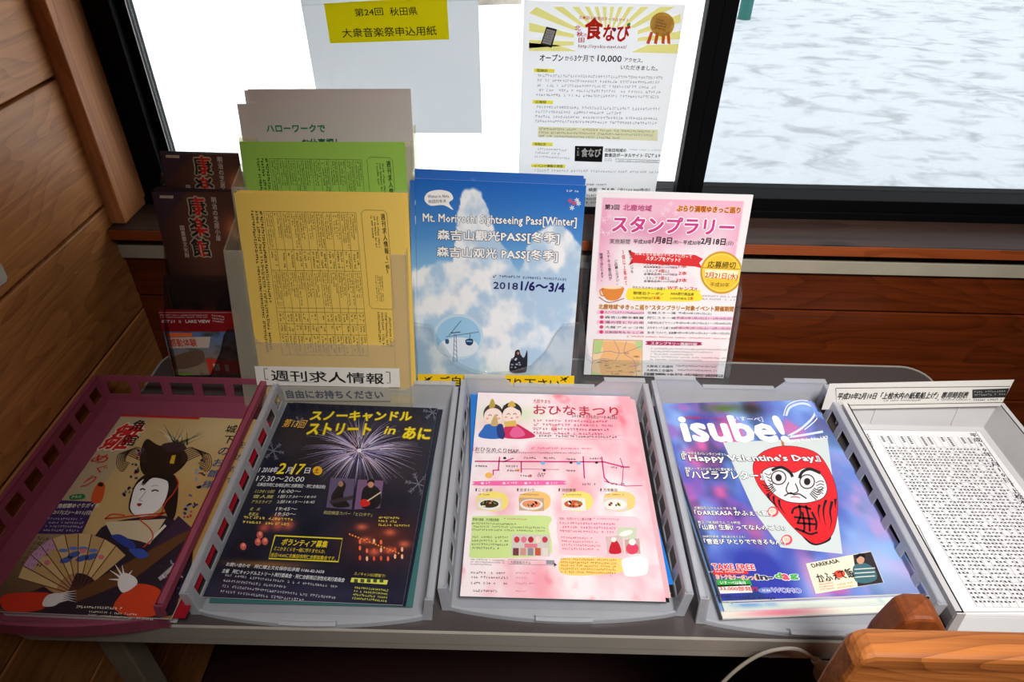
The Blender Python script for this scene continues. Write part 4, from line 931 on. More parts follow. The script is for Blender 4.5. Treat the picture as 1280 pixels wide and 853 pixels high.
# ================================================================== dusky three-tier holder with pamphlets (far left)
LA = .2
m_kab = paper('dark_pamphlet_paper', (52, 36, 40), .05, .4)
def kabuki_bg(S_, T_):
    c = mixc((58, 34, 30), (38, 22, 24), T_ * 1.1) + 0 * S_[..., None]
    c = gblob(c, S_, T_, .55, .35, .4, .4, (108, 64, 44), .8); c = gblob(c, S_, T_, .95, .26, .13, .09, (222, 130, 76), .9); c = gblob(c, S_, T_, .96, .30, .05, .04, (255, 220, 170), 1)
    c = gblob(c, S_, T_, .98, .62, .1, .06, (200, 110, 60), .7); c = gblob(c, S_, T_, .45, .9, .5, .1, (210, 96, 30), .9); c = mixc(c, (24, 10, 10), np.clip((noise(S_, T_, 8, 5) - .5) * 3, 0, .6) * (T_ > .7))
    return mixc(c, (52, 34, 56), ((S_ + T_ * 1.6) < .42) * .8)
def kabuki(pg, z):
    pg.bg(kabuki_bg, 50, 70); pg.z = z; o_ = (150, 130, 96)
    pg.poly([(190, 352), (270, 354), (268, 370), (188, 367)], (200, 184, 160), 'title_plate', k=2); pg.G((196, 356), (262, 358), (196, 368), 1, (70, 40, 30), seed=4, k=3)
    for ch, y_, y2 in (('康', 362, 472), ('楽', 486, 598), ('館', 610, 716)):
        dx = (y_ - 362) * .1
        pg.T(ch, (346 + dx, y_), (448 + dx, y_), y2 - y_, (28, 30, 30), bold=.03, outline=(172, 160, 138), ow=.05, k=3, mid=(190, 30, 24))
    pg.T('明治の芝居小屋', (492, 362), (524, 620), 30, (206, 196, 184), vert=True, bold=.01, k=3)
    pg.T('国重要文化財', (306, 530), (340, 720), 28, (206, 196, 184), vert=True, bold=.01, k=3)
pg = sheet_up((200, 192), (298, 192), .794, LA, -.50); new_sheet(pg, 'theatre_pamphlet', 'dark theatre pamphlet in the back tier beside the window corner', 'pamphlet', m_kab)
kabuki(pg, (160 + 7.5, 170 - 50.5, 4.74))
plain_sheets(pg, 2, 'theatre_pamphlet', 'dark pamphlet just behind the one in the back tier', 'pamphlet', m_kab, .0022, 'dark pamphlets of the back tier', jit=.001, seed=3, drift=(-.001, -.0014))
pg = sheet_up((189, 240), (292, 240), .768, LA, -.585); new_sheet(pg, 'theatre_pamphlet', 'dark theatre pamphlet with red and black title in the middle tier', 'pamphlet', m_kab)
kabuki(pg, (160, 170, 4.74))
plain_sheets(pg, 4, 'theatre_pamphlet', 'dark pamphlet just behind the one in the middle tier', 'pamphlet', m_kab, .0022, 'dark pamphlets of the middle tier', jit=.001, seed=6, drift=(.001, -.0013))
pg = sheet_up((198, 391), (296, 391), .735, LA, -.634, .4); new_sheet(pg, 'lake_guide_pamphlet', 'small red topped lake guide pamphlet in the front tier', 'pamphlet', paper('white_flyer_paper', (240, 240, 242)))
pg.z = (160, 340, 4.74)
pg.bg(lambda S_, T_: np.where((T_ < .29)[..., None], np.array((130, 16, 24.)), mixc(mixc((84, 120, 176), (150, 130, 110), (T_ - .3) * 2.2), (60, 70, 60), (noise(S_, T_, 9, 4) - .5) * 3)), 40, 60)
pg.G((192, 252), (480, 252), (192, 276), 2, (220, 200, 200), seed=3); pg.T('LAKE VIEW', (340, 284), (486, 284), 18, (226, 214, 214), bold=.02); pg.G((200, 284), (334, 284), (200, 304), 1, (226, 214, 214), seed=5, thick=.9); pg.G((496, 252), (576, 262), (504, 300), 3, (226, 214, 214), seed=5)
pg.poly([(226, 362), (380, 362), (382, 384), (230, 386)], (236, 110, 50), k=2); pg.poly([(234, 390), (490, 384), (480, 450), (240, 452)], (206, 190, 176), k=2)
pg.T('感動体験', (244, 396), (400, 394), 48, (196, 60, 40), bold=.02, k=3)
pg.blob([(250, 520), (300, 490), (430, 460), (450, 530), (360, 570), (270, 570)], (110, 88, 70), k=2); pg.rect(290, 600, 380, 620, (120, 160, 50), k=2); pg.rect(300, 622, 460, 664, (40, 110, 80), k=2)
pg.poly([(462, 512), (680, 530), (682, 600), (484, 604)], (206, 60, 40), k=2); pg.rect(504, 544, 548, 584, (220, 214, 210), k=3); pg.rect(572, 550, 602, 588, (220, 214, 210), k=3); pg.rect(300, 706, 380, 730, (220, 170, 40), k=2); pg.rect(300, 740, 380, 780, (200, 90, 30), k=2); pg.rect(420, 706, 640, 790, (120, 140, 160), k=2)
pg.G((500, 610), (680, 616), (500, 700), 4, (190, 180, 160), seed=5)
plain_sheets(pg, 2, 'lake_guide_pamphlet', 'red edged lake guide pamphlet packed behind the front one', 'pamphlet', paper('red_pamphlet_paper', (140, 20, 26)), .0022, 'red lake guides behind the front one', jit=.0015, seed=9, drift=(0, -.0022))
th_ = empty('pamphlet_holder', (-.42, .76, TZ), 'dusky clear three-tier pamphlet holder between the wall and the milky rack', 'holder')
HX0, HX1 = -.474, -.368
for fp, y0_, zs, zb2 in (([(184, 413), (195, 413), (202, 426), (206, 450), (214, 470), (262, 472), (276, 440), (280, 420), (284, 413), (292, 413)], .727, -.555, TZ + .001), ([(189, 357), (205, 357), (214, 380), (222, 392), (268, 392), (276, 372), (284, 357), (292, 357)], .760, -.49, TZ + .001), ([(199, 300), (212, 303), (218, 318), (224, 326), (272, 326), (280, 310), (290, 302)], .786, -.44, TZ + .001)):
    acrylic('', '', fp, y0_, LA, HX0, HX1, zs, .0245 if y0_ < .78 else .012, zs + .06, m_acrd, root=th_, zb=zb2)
# ================================================================== pink tray: doll festival guides
m_fly = paper('white_flyer_paper', (240, 240, 242), .05, .5)
pg = sheet_fit((143, 519), (322, 524), (224, 776), (-8, 763), -.619, .32); new_sheet(pg, 'doll_guide_booklet', 'glossy tan guide booklet with a court doll lying on top in the pink tray', 'booklet', m_fly, .0012)
def dollbg(S_, T_):
    n1 = noise(S_, T_, 6, 31, 4)
    c = mixc((206, 178, 124), (176, 134, 70), (S_ - .1) * .6 + (n1 - .5) * .6 + T_ * .3)
    c = np.where((S_ < .2)[..., None], mixc((196, 178, 146), (170, 150, 116), T_ + n1 * .3), c)
    c = mixc(c, (70, 46, 30), np.clip((T_ - .62 - (S_ - .2) * .25) * 3, 0, 1) * .75)
    c = gblob(c, S_, T_, .72, .1, .3, .2, (210, 192, 150), .7); c = mixc(c, (188, 24, 34), (T_ < .016) * (S_ < .55) * 1.0)
    return c
pg.bg(dollbg, 80, 110); pg.z = (0, 470, 2.509)
W_ = (240, 232, 214); HR = (26, 18, 16); KM = (36, 30, 44); RDD = (196, 50, 30)
# robe
pg.blob([(300, 500), (330, 470), (400, 450), (520, 440), (560, 470), (600, 520), (600, 600), (560, 700), (500, 760), (20, 735), (40, 700), (140, 660), (230, 600)], KM, k=1.5)
pg.blob([(120, 640), (150, 560), (270, 500), (300, 520), (240, 620), (200, 690)], (176, 130, 90), k=2)
pg.blob([(10, 690), (120, 680), (160, 690), (130, 735), (20, 738)], RDD, k=2.2); pg.blob([(370, 700), (420, 655), (500, 670), (510, 740), (430, 760), (360, 735)], (206, 64, 34), k=2.2)
# folding fan
for i in range(10):
    a0 = math.radians(196 + i * 12.4); a1 = math.radians(196 + (i + 1) * 12.4); r1, r0 = 250, 90; cx_, cy_ = 245, 690
    f = lambda r, a: (cx_ + r * math.cos(a) * .78, cy_ + r * math.sin(a) * .78)
    pg.poly([f(r0, a0), f(r1, a0), f(r1, a1), f(r0, a1)], [(206, 176, 124), (190, 156, 104)][i % 2], k=2.5 + .05 * i)
    pg.stroke([f(10, a0), f(r1, a0)], 3, (96, 50, 26), k=3.4)
    if i in (1, 2, 3): pg.poly([f(210, a0), f(250, a0), f(250, a1), f(210, a1)], (196, 150, 190), k=3.2)
    if i in (4, 5, 6, 7): pg.ell(*f(150 + 14 * (i % 2), (a0 + a1) / 2), 22, 9, (60, 90, 170), k=3.3, rot=-20, n=12); pg.ell(*f(190, (a0 + a1) / 2), 15, 6, (90, 120, 190), k=3.3, n=10)
    if i in (2, 6, 8): pg.ell(*f(180, (a0 + a1) / 2), 10, 8, (210, 110, 130), k=3.35, n=10)
pg.blob([(350, 505), (380, 500), (425, 530), (415, 545), (380, 530)], (40, 60, 150), k=3.6); pg.blob([(405, 545), (445, 545), (468, 565), (440, 575), (415, 560)], (50, 80, 170), k=3.6)
pg.poly([(232, 680), (560, 500), (592, 486), (602, 500), (420, 640), (240, 712)], (96, 60, 34), k=3.5)
pg.poly([(560, 440), (604, 480), (470, 590), (450, 578)], (54, 36, 62), k=3.45)
pg.poly([(330, 460), (520, 450), (470, 530), (440, 520), (350, 500)], (206, 190, 160), k=3.1)
pg.stroke([(520, 470), (470, 520)], 8, (230, 220, 200), k=3.6); pg.stroke([(590, 560), (500, 640)], 12, (176, 166, 170), k=3.6)
for _ in range(24): x_, y_ = random.uniform(500, 590), random.uniform(570, 690); pg.ell(x_, y_, random.uniform(3, 8), 3, random.choice([(206, 200, 200), (150, 150, 180), (60, 60, 100)]), k=3.7, n=8, rot=random.uniform(0, 90))
# head: black hair, white face
pg.blob([(404, 420), (420, 350), (450, 315), (500, 300), (550, 315), (560, 360), (550, 440), (530, 450), (500, 400), (440, 440)], HR, k=3.8)
pg.blob([(412, 395), (428, 345), (470, 318), (520, 325), (528, 360), (508, 410), (470, 438), (428, 440), (410, 420)], (236, 234, 236), k=4)
pg.blob([(446, 336), (470, 312), (530, 316), (540, 350), (522, 330), (480, 322), (452, 345)], HR, k=4.3)
for (x0_, x1_, y_) in ((440, 456, 358), (476, 498, 362)):
    pg.curve([(x0_, y_ + 2), ((x0_ + x1_) / 2, y_ - 2), (x1_, y_ + 2)], 4.5, (20, 16, 16), k=4.5); pg.curve([(x0_, y_ - 13), ((x0_ + x1_) / 2, y_ - 17), (x1_, y_ - 14)], 1.5, (150, 140, 140), k=4.5)
pg.curve([(458, 364), (444, 384), (437, 392), (448, 394)], 2, (160, 150, 154), k=4.5); pg.blob([(430, 404), (438, 401), (446, 404), (440, 411), (433, 410)], (150, 20, 26), k=4.5)
pg.curve([(552, 320), (560, 340), (545, 370), (520, 400), (505, 440)], 4, RDD, k=5); pg.curve([(330, 450), (380, 446), (430, 440), (500, 434), (520, 430), (480, 446), (440, 452), (470, 480), (480, 510), (450, 540)], 4, RDD, k=5); pg.curve([(330, 452), (352, 436), (392, 440)], 4, RDD, k=5)
# crown, hair ornaments
pg.blob([(450, 310), (440, 250), (460, 200), (500, 220), (560, 222), (590, 260), (560, 300), (520, 318)], (40, 24, 18), k=3.9); pg.blob([(510, 216), (560, 210), (586, 228), (560, 240), (520, 236)], (60, 40, 50), k=4.2); pg.poly([(540, 252), (552, 250), (546, 278), (532, 276)], (214, 176, 50), k=4.4)
for i in range(26):
    a_ = math.radians(random.uniform(-150, -20)); L_ = random.uniform(40, 110); bx_ = random.uniform(540, 590)
    pg.stroke([(bx_, 218), (bx_ + L_ * math.cos(a_) * .9, 218 + L_ * math.sin(a_) * .75)], random.uniform(2, 6), random.choice([(206, 200, 170), (150, 140, 90), (110, 104, 60), (230, 224, 200)]), k=4.1, taper=True)
for (sx, dirs) in ((560, 1), (470, -1)):
    for j in range(7):
        x_ = sx + dirs * 10; pg.curve([(x_, 240 + j * 6), (x_ + dirs * (30 + j * 8), 226 + j * 3), (x_ + dirs * (58 + j * 6), 244 + j * 5), (x_ + dirs * (66 + j * 3), 268 + j * 5), (x_ + dirs * (52 + j * 3), 276 + j * 4)], 2.4, (70, 44, 34), k=4.0)
for _ in range(60):
    sd = random.random() < .5; t_ = random.random(); x_ = (640 - 50 * t_ if sd else 460 - 70 * t_) + random.uniform(-16, 16); y_ = 260 + 190 * t_
    if not sd: x_ = 450 - 55 * t_ + random.uniform(-14, 14); y_ = 215 + 170 * t_
    pg.ell(x_, y_, random.uniform(3, 8), random.uniform(2, 5), random.choice([(70, 60, 90), (40, 36, 44), (150, 150, 176), (176, 50, 60), (96, 96, 130)]), k=4.05, n=8, rot=random.uniform(0, 180))
# hands
for (hx, hy, dr, flip) in ((150, 708, -10, 1), (405, 640, 200, -1)):
    if flip == 1:
        pg.blob([(134, 722), (150, 690), (190, 684), (200, 700), (170, 724)], (214, 208, 210), k=4.2)
        for j in range(5): pg.stroke([(176, 690 + j * 6), (214, 680 + j * 6), (240, 676 + j * 9)], 7, (214, 208, 210), k=4.25 + .01 * j, taper=True)
    else:
        pg.blob([(372, 640), (390, 620), (424, 634), (430, 656), (390, 682), (372, 664)], (228, 222, 222), k=4.2)
        for j, (ex, ey) in enumerate(((342, 640), (346, 612), (362, 594), (384, 596), (416, 612))): pg.stroke([(392, 646), ((392 + ex) / 2, (646 + ey) / 2 - 2), (ex, ey)], 11, (228, 222, 222), k=4.25 + .01 * j, taper=True)
# lettering
RL = (204, 30, 40)
pg.T('雛', (330, 150), (412, 152), 96, RL, k=5, bold=.02, slant=.25, outline=(236, 226, 206), ow=.03); pg.T('め', (300, 246), (346, 250), 34, RL, k=5, bold=.01, slant=.2); pg.T('ぐ', (310, 280), (340, 282), 30, RL, k=5, slant=.2); pg.T('り', (276, 312), (300, 314), 48, RL, k=5, slant=.3)
pg.T('角', (428, 140), (462, 142), 42, HR, k=5, bold=.02); pg.T('館', (398, 186), (440, 188), 40, HR, k=5, bold=.02)
for ch, x_, y_, c_ in (('城', 716, 156, HR), ('下', 708, 190, HR), ('の', 692, 226, (40, 60, 110)), ('お', 676, 262, (50, 80, 140)), ('雛', 660, 296, (50, 80, 140)), ('様', 642, 330, (50, 80, 140))): pg.T(ch, (x_, y_), (x_ + 32, y_ + 1), 26, c_, k=5, bold=.01)
for i, ch in enumerate('を訪ねて'): pg.T(ch, (752 - i * 13, 208 + i * 38), (776 - i * 13, 209 + i * 38), 22, (50, 60, 100), k=5)
pg.G((270, 285), (190, 380), (240, 285), 4, (90, 74, 56), seed=3, k=3); pg.blob([(290, 370), (310, 335), (330, 345), (318, 396), (288, 398)], (206, 84, 36), k=2); pg.ell(316, 342, 9, 7, HR, k=2.2, n=10)
pg.blob([(222, 376), (262, 372), (264, 386), (222, 390)], (30, 120, 70), k=2); pg.T('きもの', (228, 377), (258, 376), 10, W_, k=4)
pg.poly([(162, 390), (304, 396), (256, 498), (112, 496)], (52, 34, 92), 'title_card', k=1.8)
pg.T('角館雛めぐりガイド', (172, 402), (300, 400), 17, W_, k=4, bold=.015); pg.T('2/17(土)〜3/11(日)', (162, 422), (282, 424), 18, W_, k=4, bold=.012); pg.G((152, 446), (270, 448), (134, 494), 4, (190, 180, 200), seed=6, k=4)
pg.G((120, 505), (190, 515), (60, 600), 6, (70, 50, 40), seed=7); pg.G((240, 722), (390, 728), (236, 736), 1, (236, 226, 206), seed=8, k=5); pg.G((280, 738), (490, 752), (278, 760), 2, (236, 226, 206), seed=9, k=5)
tag(Page(pg.O - pg.N * .003 + pg.U * .0085 + pg.D * .002, pg.O - pg.N * .003 + pg.U * (.0085 + pg.w), pg.O - pg.N * .003 + pg.U * .0085 + pg.D * (pg.h - .001)).slab(.0012, paper('crimson_paper', (176, 16, 40)), 'booklet'), 'crimson edged booklet just under the court doll guide in the pink tray', 'booklet')
pile(pg, .0125, .005, m_fly, 'booklet_stack', dx=.004, sh=.006, label='stack of booklets under the court doll guide in the pink tray', cat='booklets')

# ================================================================== tray 2: fireworks flyers
pg = sheet_fit((350, 504), (549, 510), (501, 758), (266, 746), -.6285, .22); new_sheet(pg, 'fireworks_flyer', 'dark navy fireworks and snow candle flyer on top of its tray', 'flyer', m_fly)
def firebg(S_, T_):
    n1 = noise(S_, T_, 7, 41, 4); c = mixc((20, 22, 38), (44, 42, 58), n1 * 1.2 - .2 + T_ * .2)
    c = gblob(c, S_, T_, .62, .27, .28, .2, (58, 54, 86), .7); c = gblob(c, S_, T_, .82, .73, .2, .1, (110, 50, 40), .8)
    for x_, y_ in ((.74, .74), (.8, .79), (.88, .78), (.95, .75), (.7, .68), (.86, .70)): c = gblob(c, S_, T_, x_, y_, .03, .014, (236, 110, 80), .9)
    for x_, y_ in ((.17, .70), (.24, .69), (.30, .685), (.22, .66)): c = gblob(c, S_, T_, x_, y_, .03, .022, (214, 96, 80), .9)
    c = gblob(c, S_, T_, .25, .86, .2, .012, (200, 130, 50), .6); c = gblob(c, S_, T_, .5, .97, .6, .05, (60, 56, 84), .7)
    return c
pg.bg(firebg, 100, 130); pg.z = (230, 470, 2.509); YL = (244, 218, 40); WHT = (232, 232, 238)
rf = random.Random(4)
for i in range(170):
    a_ = rf.uniform(0, 2 * math.pi); L_ = rf.uniform(.55, 1.0); ex = 205 * math.cos(a_) * L_; ey = (105 if math.sin(a_) > 0 else 130) * math.sin(a_) * L_; drop = 14 * L_
    c_ = rf.choice([(190, 184, 226), (150, 140, 190), (226, 222, 240), (120, 110, 160), (200, 170, 190)])
    st = rf.uniform(.03, .4); pg.curve([(550 + ex * st, 235 + ey * st), (550 + ex * .6, 235 + ey * .62), (550 + ex, 235 + ey + drop)], rf.uniform(1.2, 2.8), c_, 'fireworks', k=1.1 + .003 * i, taper=True)
pg.ell(550, 235, 7, 6, (240, 236, 250), 'fireworks', k=1.75)
for (x_, y_, R_) in ((780, 115, 30), (280, 236, 34), (735, 340, 42), (360, 145, 20)):
    for a_ in range(6):
        r_ = math.radians(a_ * 60 + 12); pg.stroke([(x_, y_), (x_ + R_ * math.cos(r_), y_ + R_ * .85 * math.sin(r_))], 2.5, (120, 124, 138), 'snowflakes', k=1.6)
        for q_ in (.5, .75):
            for w_ in (-.6, .6): pg.stroke([(x_ + R_ * q_ * math.cos(r_), y_ + R_ * .85 * q_ * math.sin(r_)), (x_ + R_ * q_ * math.cos(r_) + R_ * .3 * math.cos(r_ + w_), y_ + R_ * .85 * (q_ * math.sin(r_) + .3 * math.sin(r_ + w_)))], 2, (110, 114, 128), 'snowflakes', k=1.6)
pg.T('第13回', (318, 136), (386, 140), 28, (226, 170, 50), bold=.01, slant=.1)
pg.T('スノーキャンドル', (404, 112), (716, 114), 30, YL, bold=.03, outline=(140, 120, 30), ow=.04); pg.T('ストリート', (396, 150), (590, 152), 36, YL, bold=.03, outline=(140, 120, 30), ow=.04); pg.T('in', (632, 160), (664, 161), 24, YL, bold=.02, slant=.15); pg.T('あに', (694, 162), (776, 166), 36, YL, bold=.03, outline=(140, 120, 30), ow=.04)
pg.T('1 2018年', (238, 286), (296, 287), 20, WHT, bold=.012, slant=.1); pg.T('2', (300, 276), (322, 276), 34, YL, bold=.02, slant=.1, k=4); pg.T('月', (324, 288), (342, 288), 20, WHT, bold=.01); pg.T('17', (346, 278), (378, 279), 34, YL, bold=.02, slant=.1, k=4); pg.T('日', (382, 290), (398, 290), 18, WHT, bold=.01)
pg.ell(419, 299, 15, 14, (236, 176, 40), k=3, n=24); pg.T('土', (411, 292), (427, 292), 15, (40, 30, 20), k=6, bold=.01)
pg.T('17:30〜20:00', (232, 315), (380, 318), 17, WHT); pg.T('北秋田市阿仁合地区(阿仁合駅周辺・阿仁合商店街)', (232, 336), (446, 344), 14, WHT, bold=.01)
for i, (a_, b__) in enumerate((('ミニかまくら点灯', '16:00〜'), ('雪人館', '1部17:30〜18:00'), ('アラスライブ', '2部18:15〜18:45'), ('点　火', '19:45〜'), ('冬花火', '19:50〜'))):
    y_ = 358 + i * 16.4 + (6 if i > 2 else 0); pg.T(a_, (224 - i * 5, y_), (286 - i * 5 - (30 if i > 2 else 0), y_ + 1), 11, (236, 220, 120), slant=.1); pg.T(b__, (300 - i * 3, y_), ((368 if i in (0, 3, 4) else 420) - i * 4, y_ + 1), 11, (230, 228, 220), slant=.1)
pg.G((188, 440), (350, 448), (184, 470), 2, (236, 214, 90), seed=2)
pg.T('和田慎吾カバー「ヒロタケ」', (440, 424), (592, 432), 12, (200, 190, 120)); pg.G((612, 442), (718, 446), (606, 476), 3, (236, 214, 90), seed=3)
pg.poly([(460, 320), (536, 324), (526, 420), (446, 414)], (96, 84, 116), 'photo', k=1.8); pg.poly([(546, 326), (626, 330), (614, 416), (534, 420)], (120, 90, 128), 'photo', k=1.8)
pg.blob([(480, 350), (496, 330), (508, 344), (500, 380), (520, 410), (470, 412), (462, 380)], (34, 30, 34), 'photo', k=2); pg.ell(492, 340, 8, 9, (160, 120, 100), 'photo', k=2.2); pg.poly([(456, 392), (530, 376), (532, 388), (460, 404)], (60, 50, 56), 'photo', k=2.3)
pg.blob([(556, 380), (566, 350), (594, 344), (616, 366), (610, 412), (560, 416)], (30, 28, 34), 'photo', k=2); pg.ell(586, 342, 9, 10, (196, 140, 110), 'photo', k=2.2); pg.blob([(574, 338), (578, 328), (594, 326), (598, 338), (586, 333)], (20, 16, 16), 'photo', k=2.4)
pg.blob([(552, 398), (562, 388), (580, 392), (582, 406), (560, 412)], (206, 40, 40), 'photo', k=2.5); pg.stroke([(575, 394), (618, 366)], 4, (214, 190, 160), 'photo', k=2.6)
pg.stroke([(286, 502), (497, 512), (484, 584), (266, 574)], 4, (236, 220, 50), 'box_frame', k=2, closed=True)
pg.T('ボランティア募集', (312, 512), (454, 520), 22, YL, bold=.02); pg.T('ミニかまくらを一緒に作りませんか。', (286, 536), (446, 546), 14, YL); pg.T('当日14:00に北秋田市阿仁合駅前集合です。', (276, 556), (478, 568), 14, YL, bold=.006)
for i in range(18): pg.ell(520 + i * 9, 498 + i * 3.5, 3, 3, (255, 150, 60), 'candles', k=1.8, n=8); pg.ell(552 + (i % 7) * 22, 570 - (i // 7) * 26 + rf.uniform(-6, 6), 4, 8, rf.choice([(255, 190, 150), (240, 90, 60), (255, 120, 80)]), 'candles', k=1.8, n=8)
for x_, y_ in ((186, 536), (232, 522), (254, 520), (238, 500)): pg.ell(x_, y_, 10, 12, (206, 96, 84), 'candles', k=1.8, n=12); pg.ell(x_ + 1, y_ - 4, 5, 6, (240, 150, 130), 'candles', k=2, n=10)
pg.T('お問い合わせ　阿仁郷土文化保存伝承館 0186-82-3658', (136, 586), (442, 610), 13, WHT, bold=.012); pg.T('主催　阿仁キャンドルストリート実行委員会・阿仁合駅周辺活性化実行委員会', (124, 606), (506, 636), 14, WHT, bold=.012)
pg.G((130, 622), (490, 660), (110, 690), 4, (190, 190, 200), seed=4, thick=.5)
pg.T('スノキャンGO開催で!', (536, 616), (632, 624), 11, (226, 206, 60)); pg.poly([(526, 634), (640, 642), (636, 656), (522, 648)], (226, 226, 90), k=1.9); [pg.poly([(x_, 638), (x_ + 12, 639), (x_ + 11, 650), (x_ - 1, 649)], (70, 90, 60), k=2.4) for x_ in (534, 554, 574, 594, 614)]
pg.G((536, 662), (648, 672), (526, 706), 4, (214, 220, 60), seed=5)
pgf = pg
tag(Page(pg.O - pg.N * .002 + pg.U * .007 + pg.D * -.003, pg.O - pg.N * .002 + pg.U * (.007 + pg.w), pg.O - pg.N * .002 + pg.U * .007 + pg.D * (pg.h - .003)).slab(.0006, ink((30, 32, 50), .3), 'fireworks_flyer'), 'dark flyer slid out on the right under the fireworks flyer', 'flyer')
tag(Page(pg.O - pg.N * .0035 + pg.U * .001 + pg.D * .004, pg.O - pg.N * .0035 + pg.U * (.004 + pg.w), pg.O - pg.N * .0035 + pg.U * .003 + pg.D * (pg.h + .0035)).slab(.0006, ink((60, 110, 110), .4), 'fireworks_flyer'), 'teal edged flyer lowest under the dark fireworks flyer', 'flyer')
pile(pg, .0035, .0045, m_fly, 'flyer_stack', label='thin stack of flyers under the fireworks flyer', cat='flyers')
# sign taped on the tray's back wall
a, b_, c_ = ony(351.5, 484, .682), ony(486, 484.5, .682), ony(349.6, 501, .682)
pg = Page(a, b_, c_, .5); new_sheet(pg, 'paper_sign', 'greyish strip sign with grey lettering taped over the fireworks tray back wall', 'sign', paper('greyish_sign_paper', (196, 192, 182), .1), .0004)
pg.z = (230, 470, 2.509); pg.T('自由にお持ちください', (318, 44), (622, 46), 26, (96, 104, 116), bold=.03)

# ================================================================== tray 3: pink doll festival flyers
pg = sheet_fit((593, 488), (795, 499), (822, 747), (581, 751), -.6195, .4); new_sheet(pg, 'doll_festival_flyer', 'pink watercolour flyer with two hina dolls on top of its tray', 'flyer', m_fly)
def pinkbg(S_, T_):
    n1 = noise(S_, T_, 5, 51, 4); n2 = noise(S_, T_, 14, 52, 3)
    c = mixc((252, 238, 242), (246, 168, 182), (n1 - .42) * 2.6 + (S_ - .55) * .7 + (T_ > .86) * .4 * n2 + (T_ < .25) * (S_ > .2) * .15)
    c = mixc(c, (240, 90, 110), np.clip((n2 - .66) * 5, 0, 1) * ((T_ > .88) | ((T_ < .3) & (S_ > .3))) * .6)
    c = gblob(c, S_, T_, .2, .13, .2, .05, (206, 226, 170), .8); c = gblob(c, S_, T_, .15, .2, .16, .04, (240, 190, 180), .6)
    return c
pg.bg(pinkbg, 90, 120); pg.z = (540, 460, 2.509); DR = (190, 30, 60)
BLU = (44, 104, 190)
pg.blob([(146, 216), (160, 190), (172, 178), (214, 180), (228, 216), (190, 224)], BLU, k=2); pg.blob([(218, 216), (232, 182), (262, 176), (290, 190), (324, 216), (270, 224)], (206, 30, 90), k=2); pg.blob([(206, 216), (204, 182), (222, 180), (226, 222)], (30, 50, 120), k=2.2); pg.blob([(244, 206), (262, 184), (284, 196), (290, 214), (256, 220)], (232, 96, 150), k=2.3)
for hx, hy in ((192, 150), (250, 146)):
    pg.ell(hx, hy - 6, 32, 31, (28, 24, 30), k=2.4, n=26) if hx > 200 else pg.ell(hx, hy - 4, 31, 32, (60, 44, 50), k=2.4, n=26)
    pg.ell(hx, hy + 3, 29, 26, (250, 226, 214), k=2.6, n=26)
    for s_ in (-1, 1): pg.curve([(hx + s_ * 10 - 5, hy + 2), (hx + s_ * 10, hy - 2), (hx + s_ * 10 + 5, hy + 2)], 2, (40, 30, 30), k=2.8); pg.ell(hx + s_ * 18, hy + 10, 5, 3.5, (246, 170, 160), k=2.7, n=12)
    pg.ell(hx, hy + 13, 3, 2, (200, 30, 40), k=2.8, n=10)
pg.blob([(180, 128), (184, 104), (192, 100), (198, 122)], (190, 160, 60), k=2.9); pg.blob([(238, 122), (244, 108), (254, 106), (262, 122)], (214, 176, 70), k=2.9); pg.poly([(220, 120), (238, 116), (280, 128), (282, 140), (250, 122)], (30, 24, 30), k=2.75)
pg.blob([(184, 180), (196, 150), (204, 156), (206, 182)], (206, 170, 110), k=2.9); pg.poly([(226, 170), (262, 166), (266, 184), (230, 186)], (226, 186, 90), k=2.9)
pg.T('大館市まち', (318, 98), (372, 102), 12, DR); pg.T('おひなまつり', (318, 118), (582, 124), 28, DR, bold=.012); pg.T('2018.2.17(土)〜3.4(日)', (438, 146), (580, 152), 12, (80, 50, 60), bold=.012)
for i in range(4): pg.G((318 - (i > 1) * 2, 162 + i * 13), (560 + 14 * (i % 2), 166 + i * 13), (318, 172 + i * 13), 1, (206, 70, 120) if i != 2 else (170, 60, 90), seed=i + 3, thick=.8)
pg.stroke([(326, 206), (596, 212), (596, 226), (326, 222)], 1.2, (220, 150, 170), 'ruled_lines', closed=True); pg.G((334, 210), (588, 215), (334, 222), 1, (120, 90, 100), seed=9)
pg.stroke([(128, 248), (128, 262)], 4, DR, k=2); pg.T('おひなめぐりMAP', (136, 249), (272, 256), 13, (90, 40, 60), bold=.006); pg.G((310, 250), (508, 252), (310, 260), 1, (230, 80, 150), seed=4); pg.G((136, 264), (470, 266), (136, 272), 1, (120, 80, 90), seed=5)
MGN = (206, 30, 120)
for pts, w_ in (([(134, 294), (540, 296), (600, 312), (620, 312)], 5), ([(212, 280), (208, 322)], 5), ([(190, 322), (212, 322)], 4), ([(192, 322), (192, 338)], 4), ([(280, 294), (280, 330)], 5), ([(280, 318), (400, 320)], 2), ([(474, 278), (478, 348)], 5), ([(532, 280), (540, 345), (556, 362)], 5), ([(590, 284), (600, 312), (596, 370)], 3), ([(540, 356), (560, 362), (610, 372), (660, 370)], 3), ([(222, 296), (256, 284)], 4)): pg.stroke(pts, w_ * .8, MGN, 'map', k=2)
for x_, y_ in ((228, 284), (352, 322), (436, 298), (516, 298)): pg.ell(x_, y_, 5, 4, (40, 30, 40), 'map', k=2.2, n=10)
pg.ell(178, 338, 12, 9, (250, 190, 90), 'map', k=2.1); pg.ell(348, 300, 7, 5, (120, 190, 230), 'map', k=2.2); pg.ell(460, 300, 7, 5, (120, 190, 230), 'map', k=2.2); pg.ell(308, 340, 6, 5, (246, 150, 150), 'map', k=2.2); pg.ell(270, 322, 6, 5, (246, 180, 120), 'map', k=2.2)
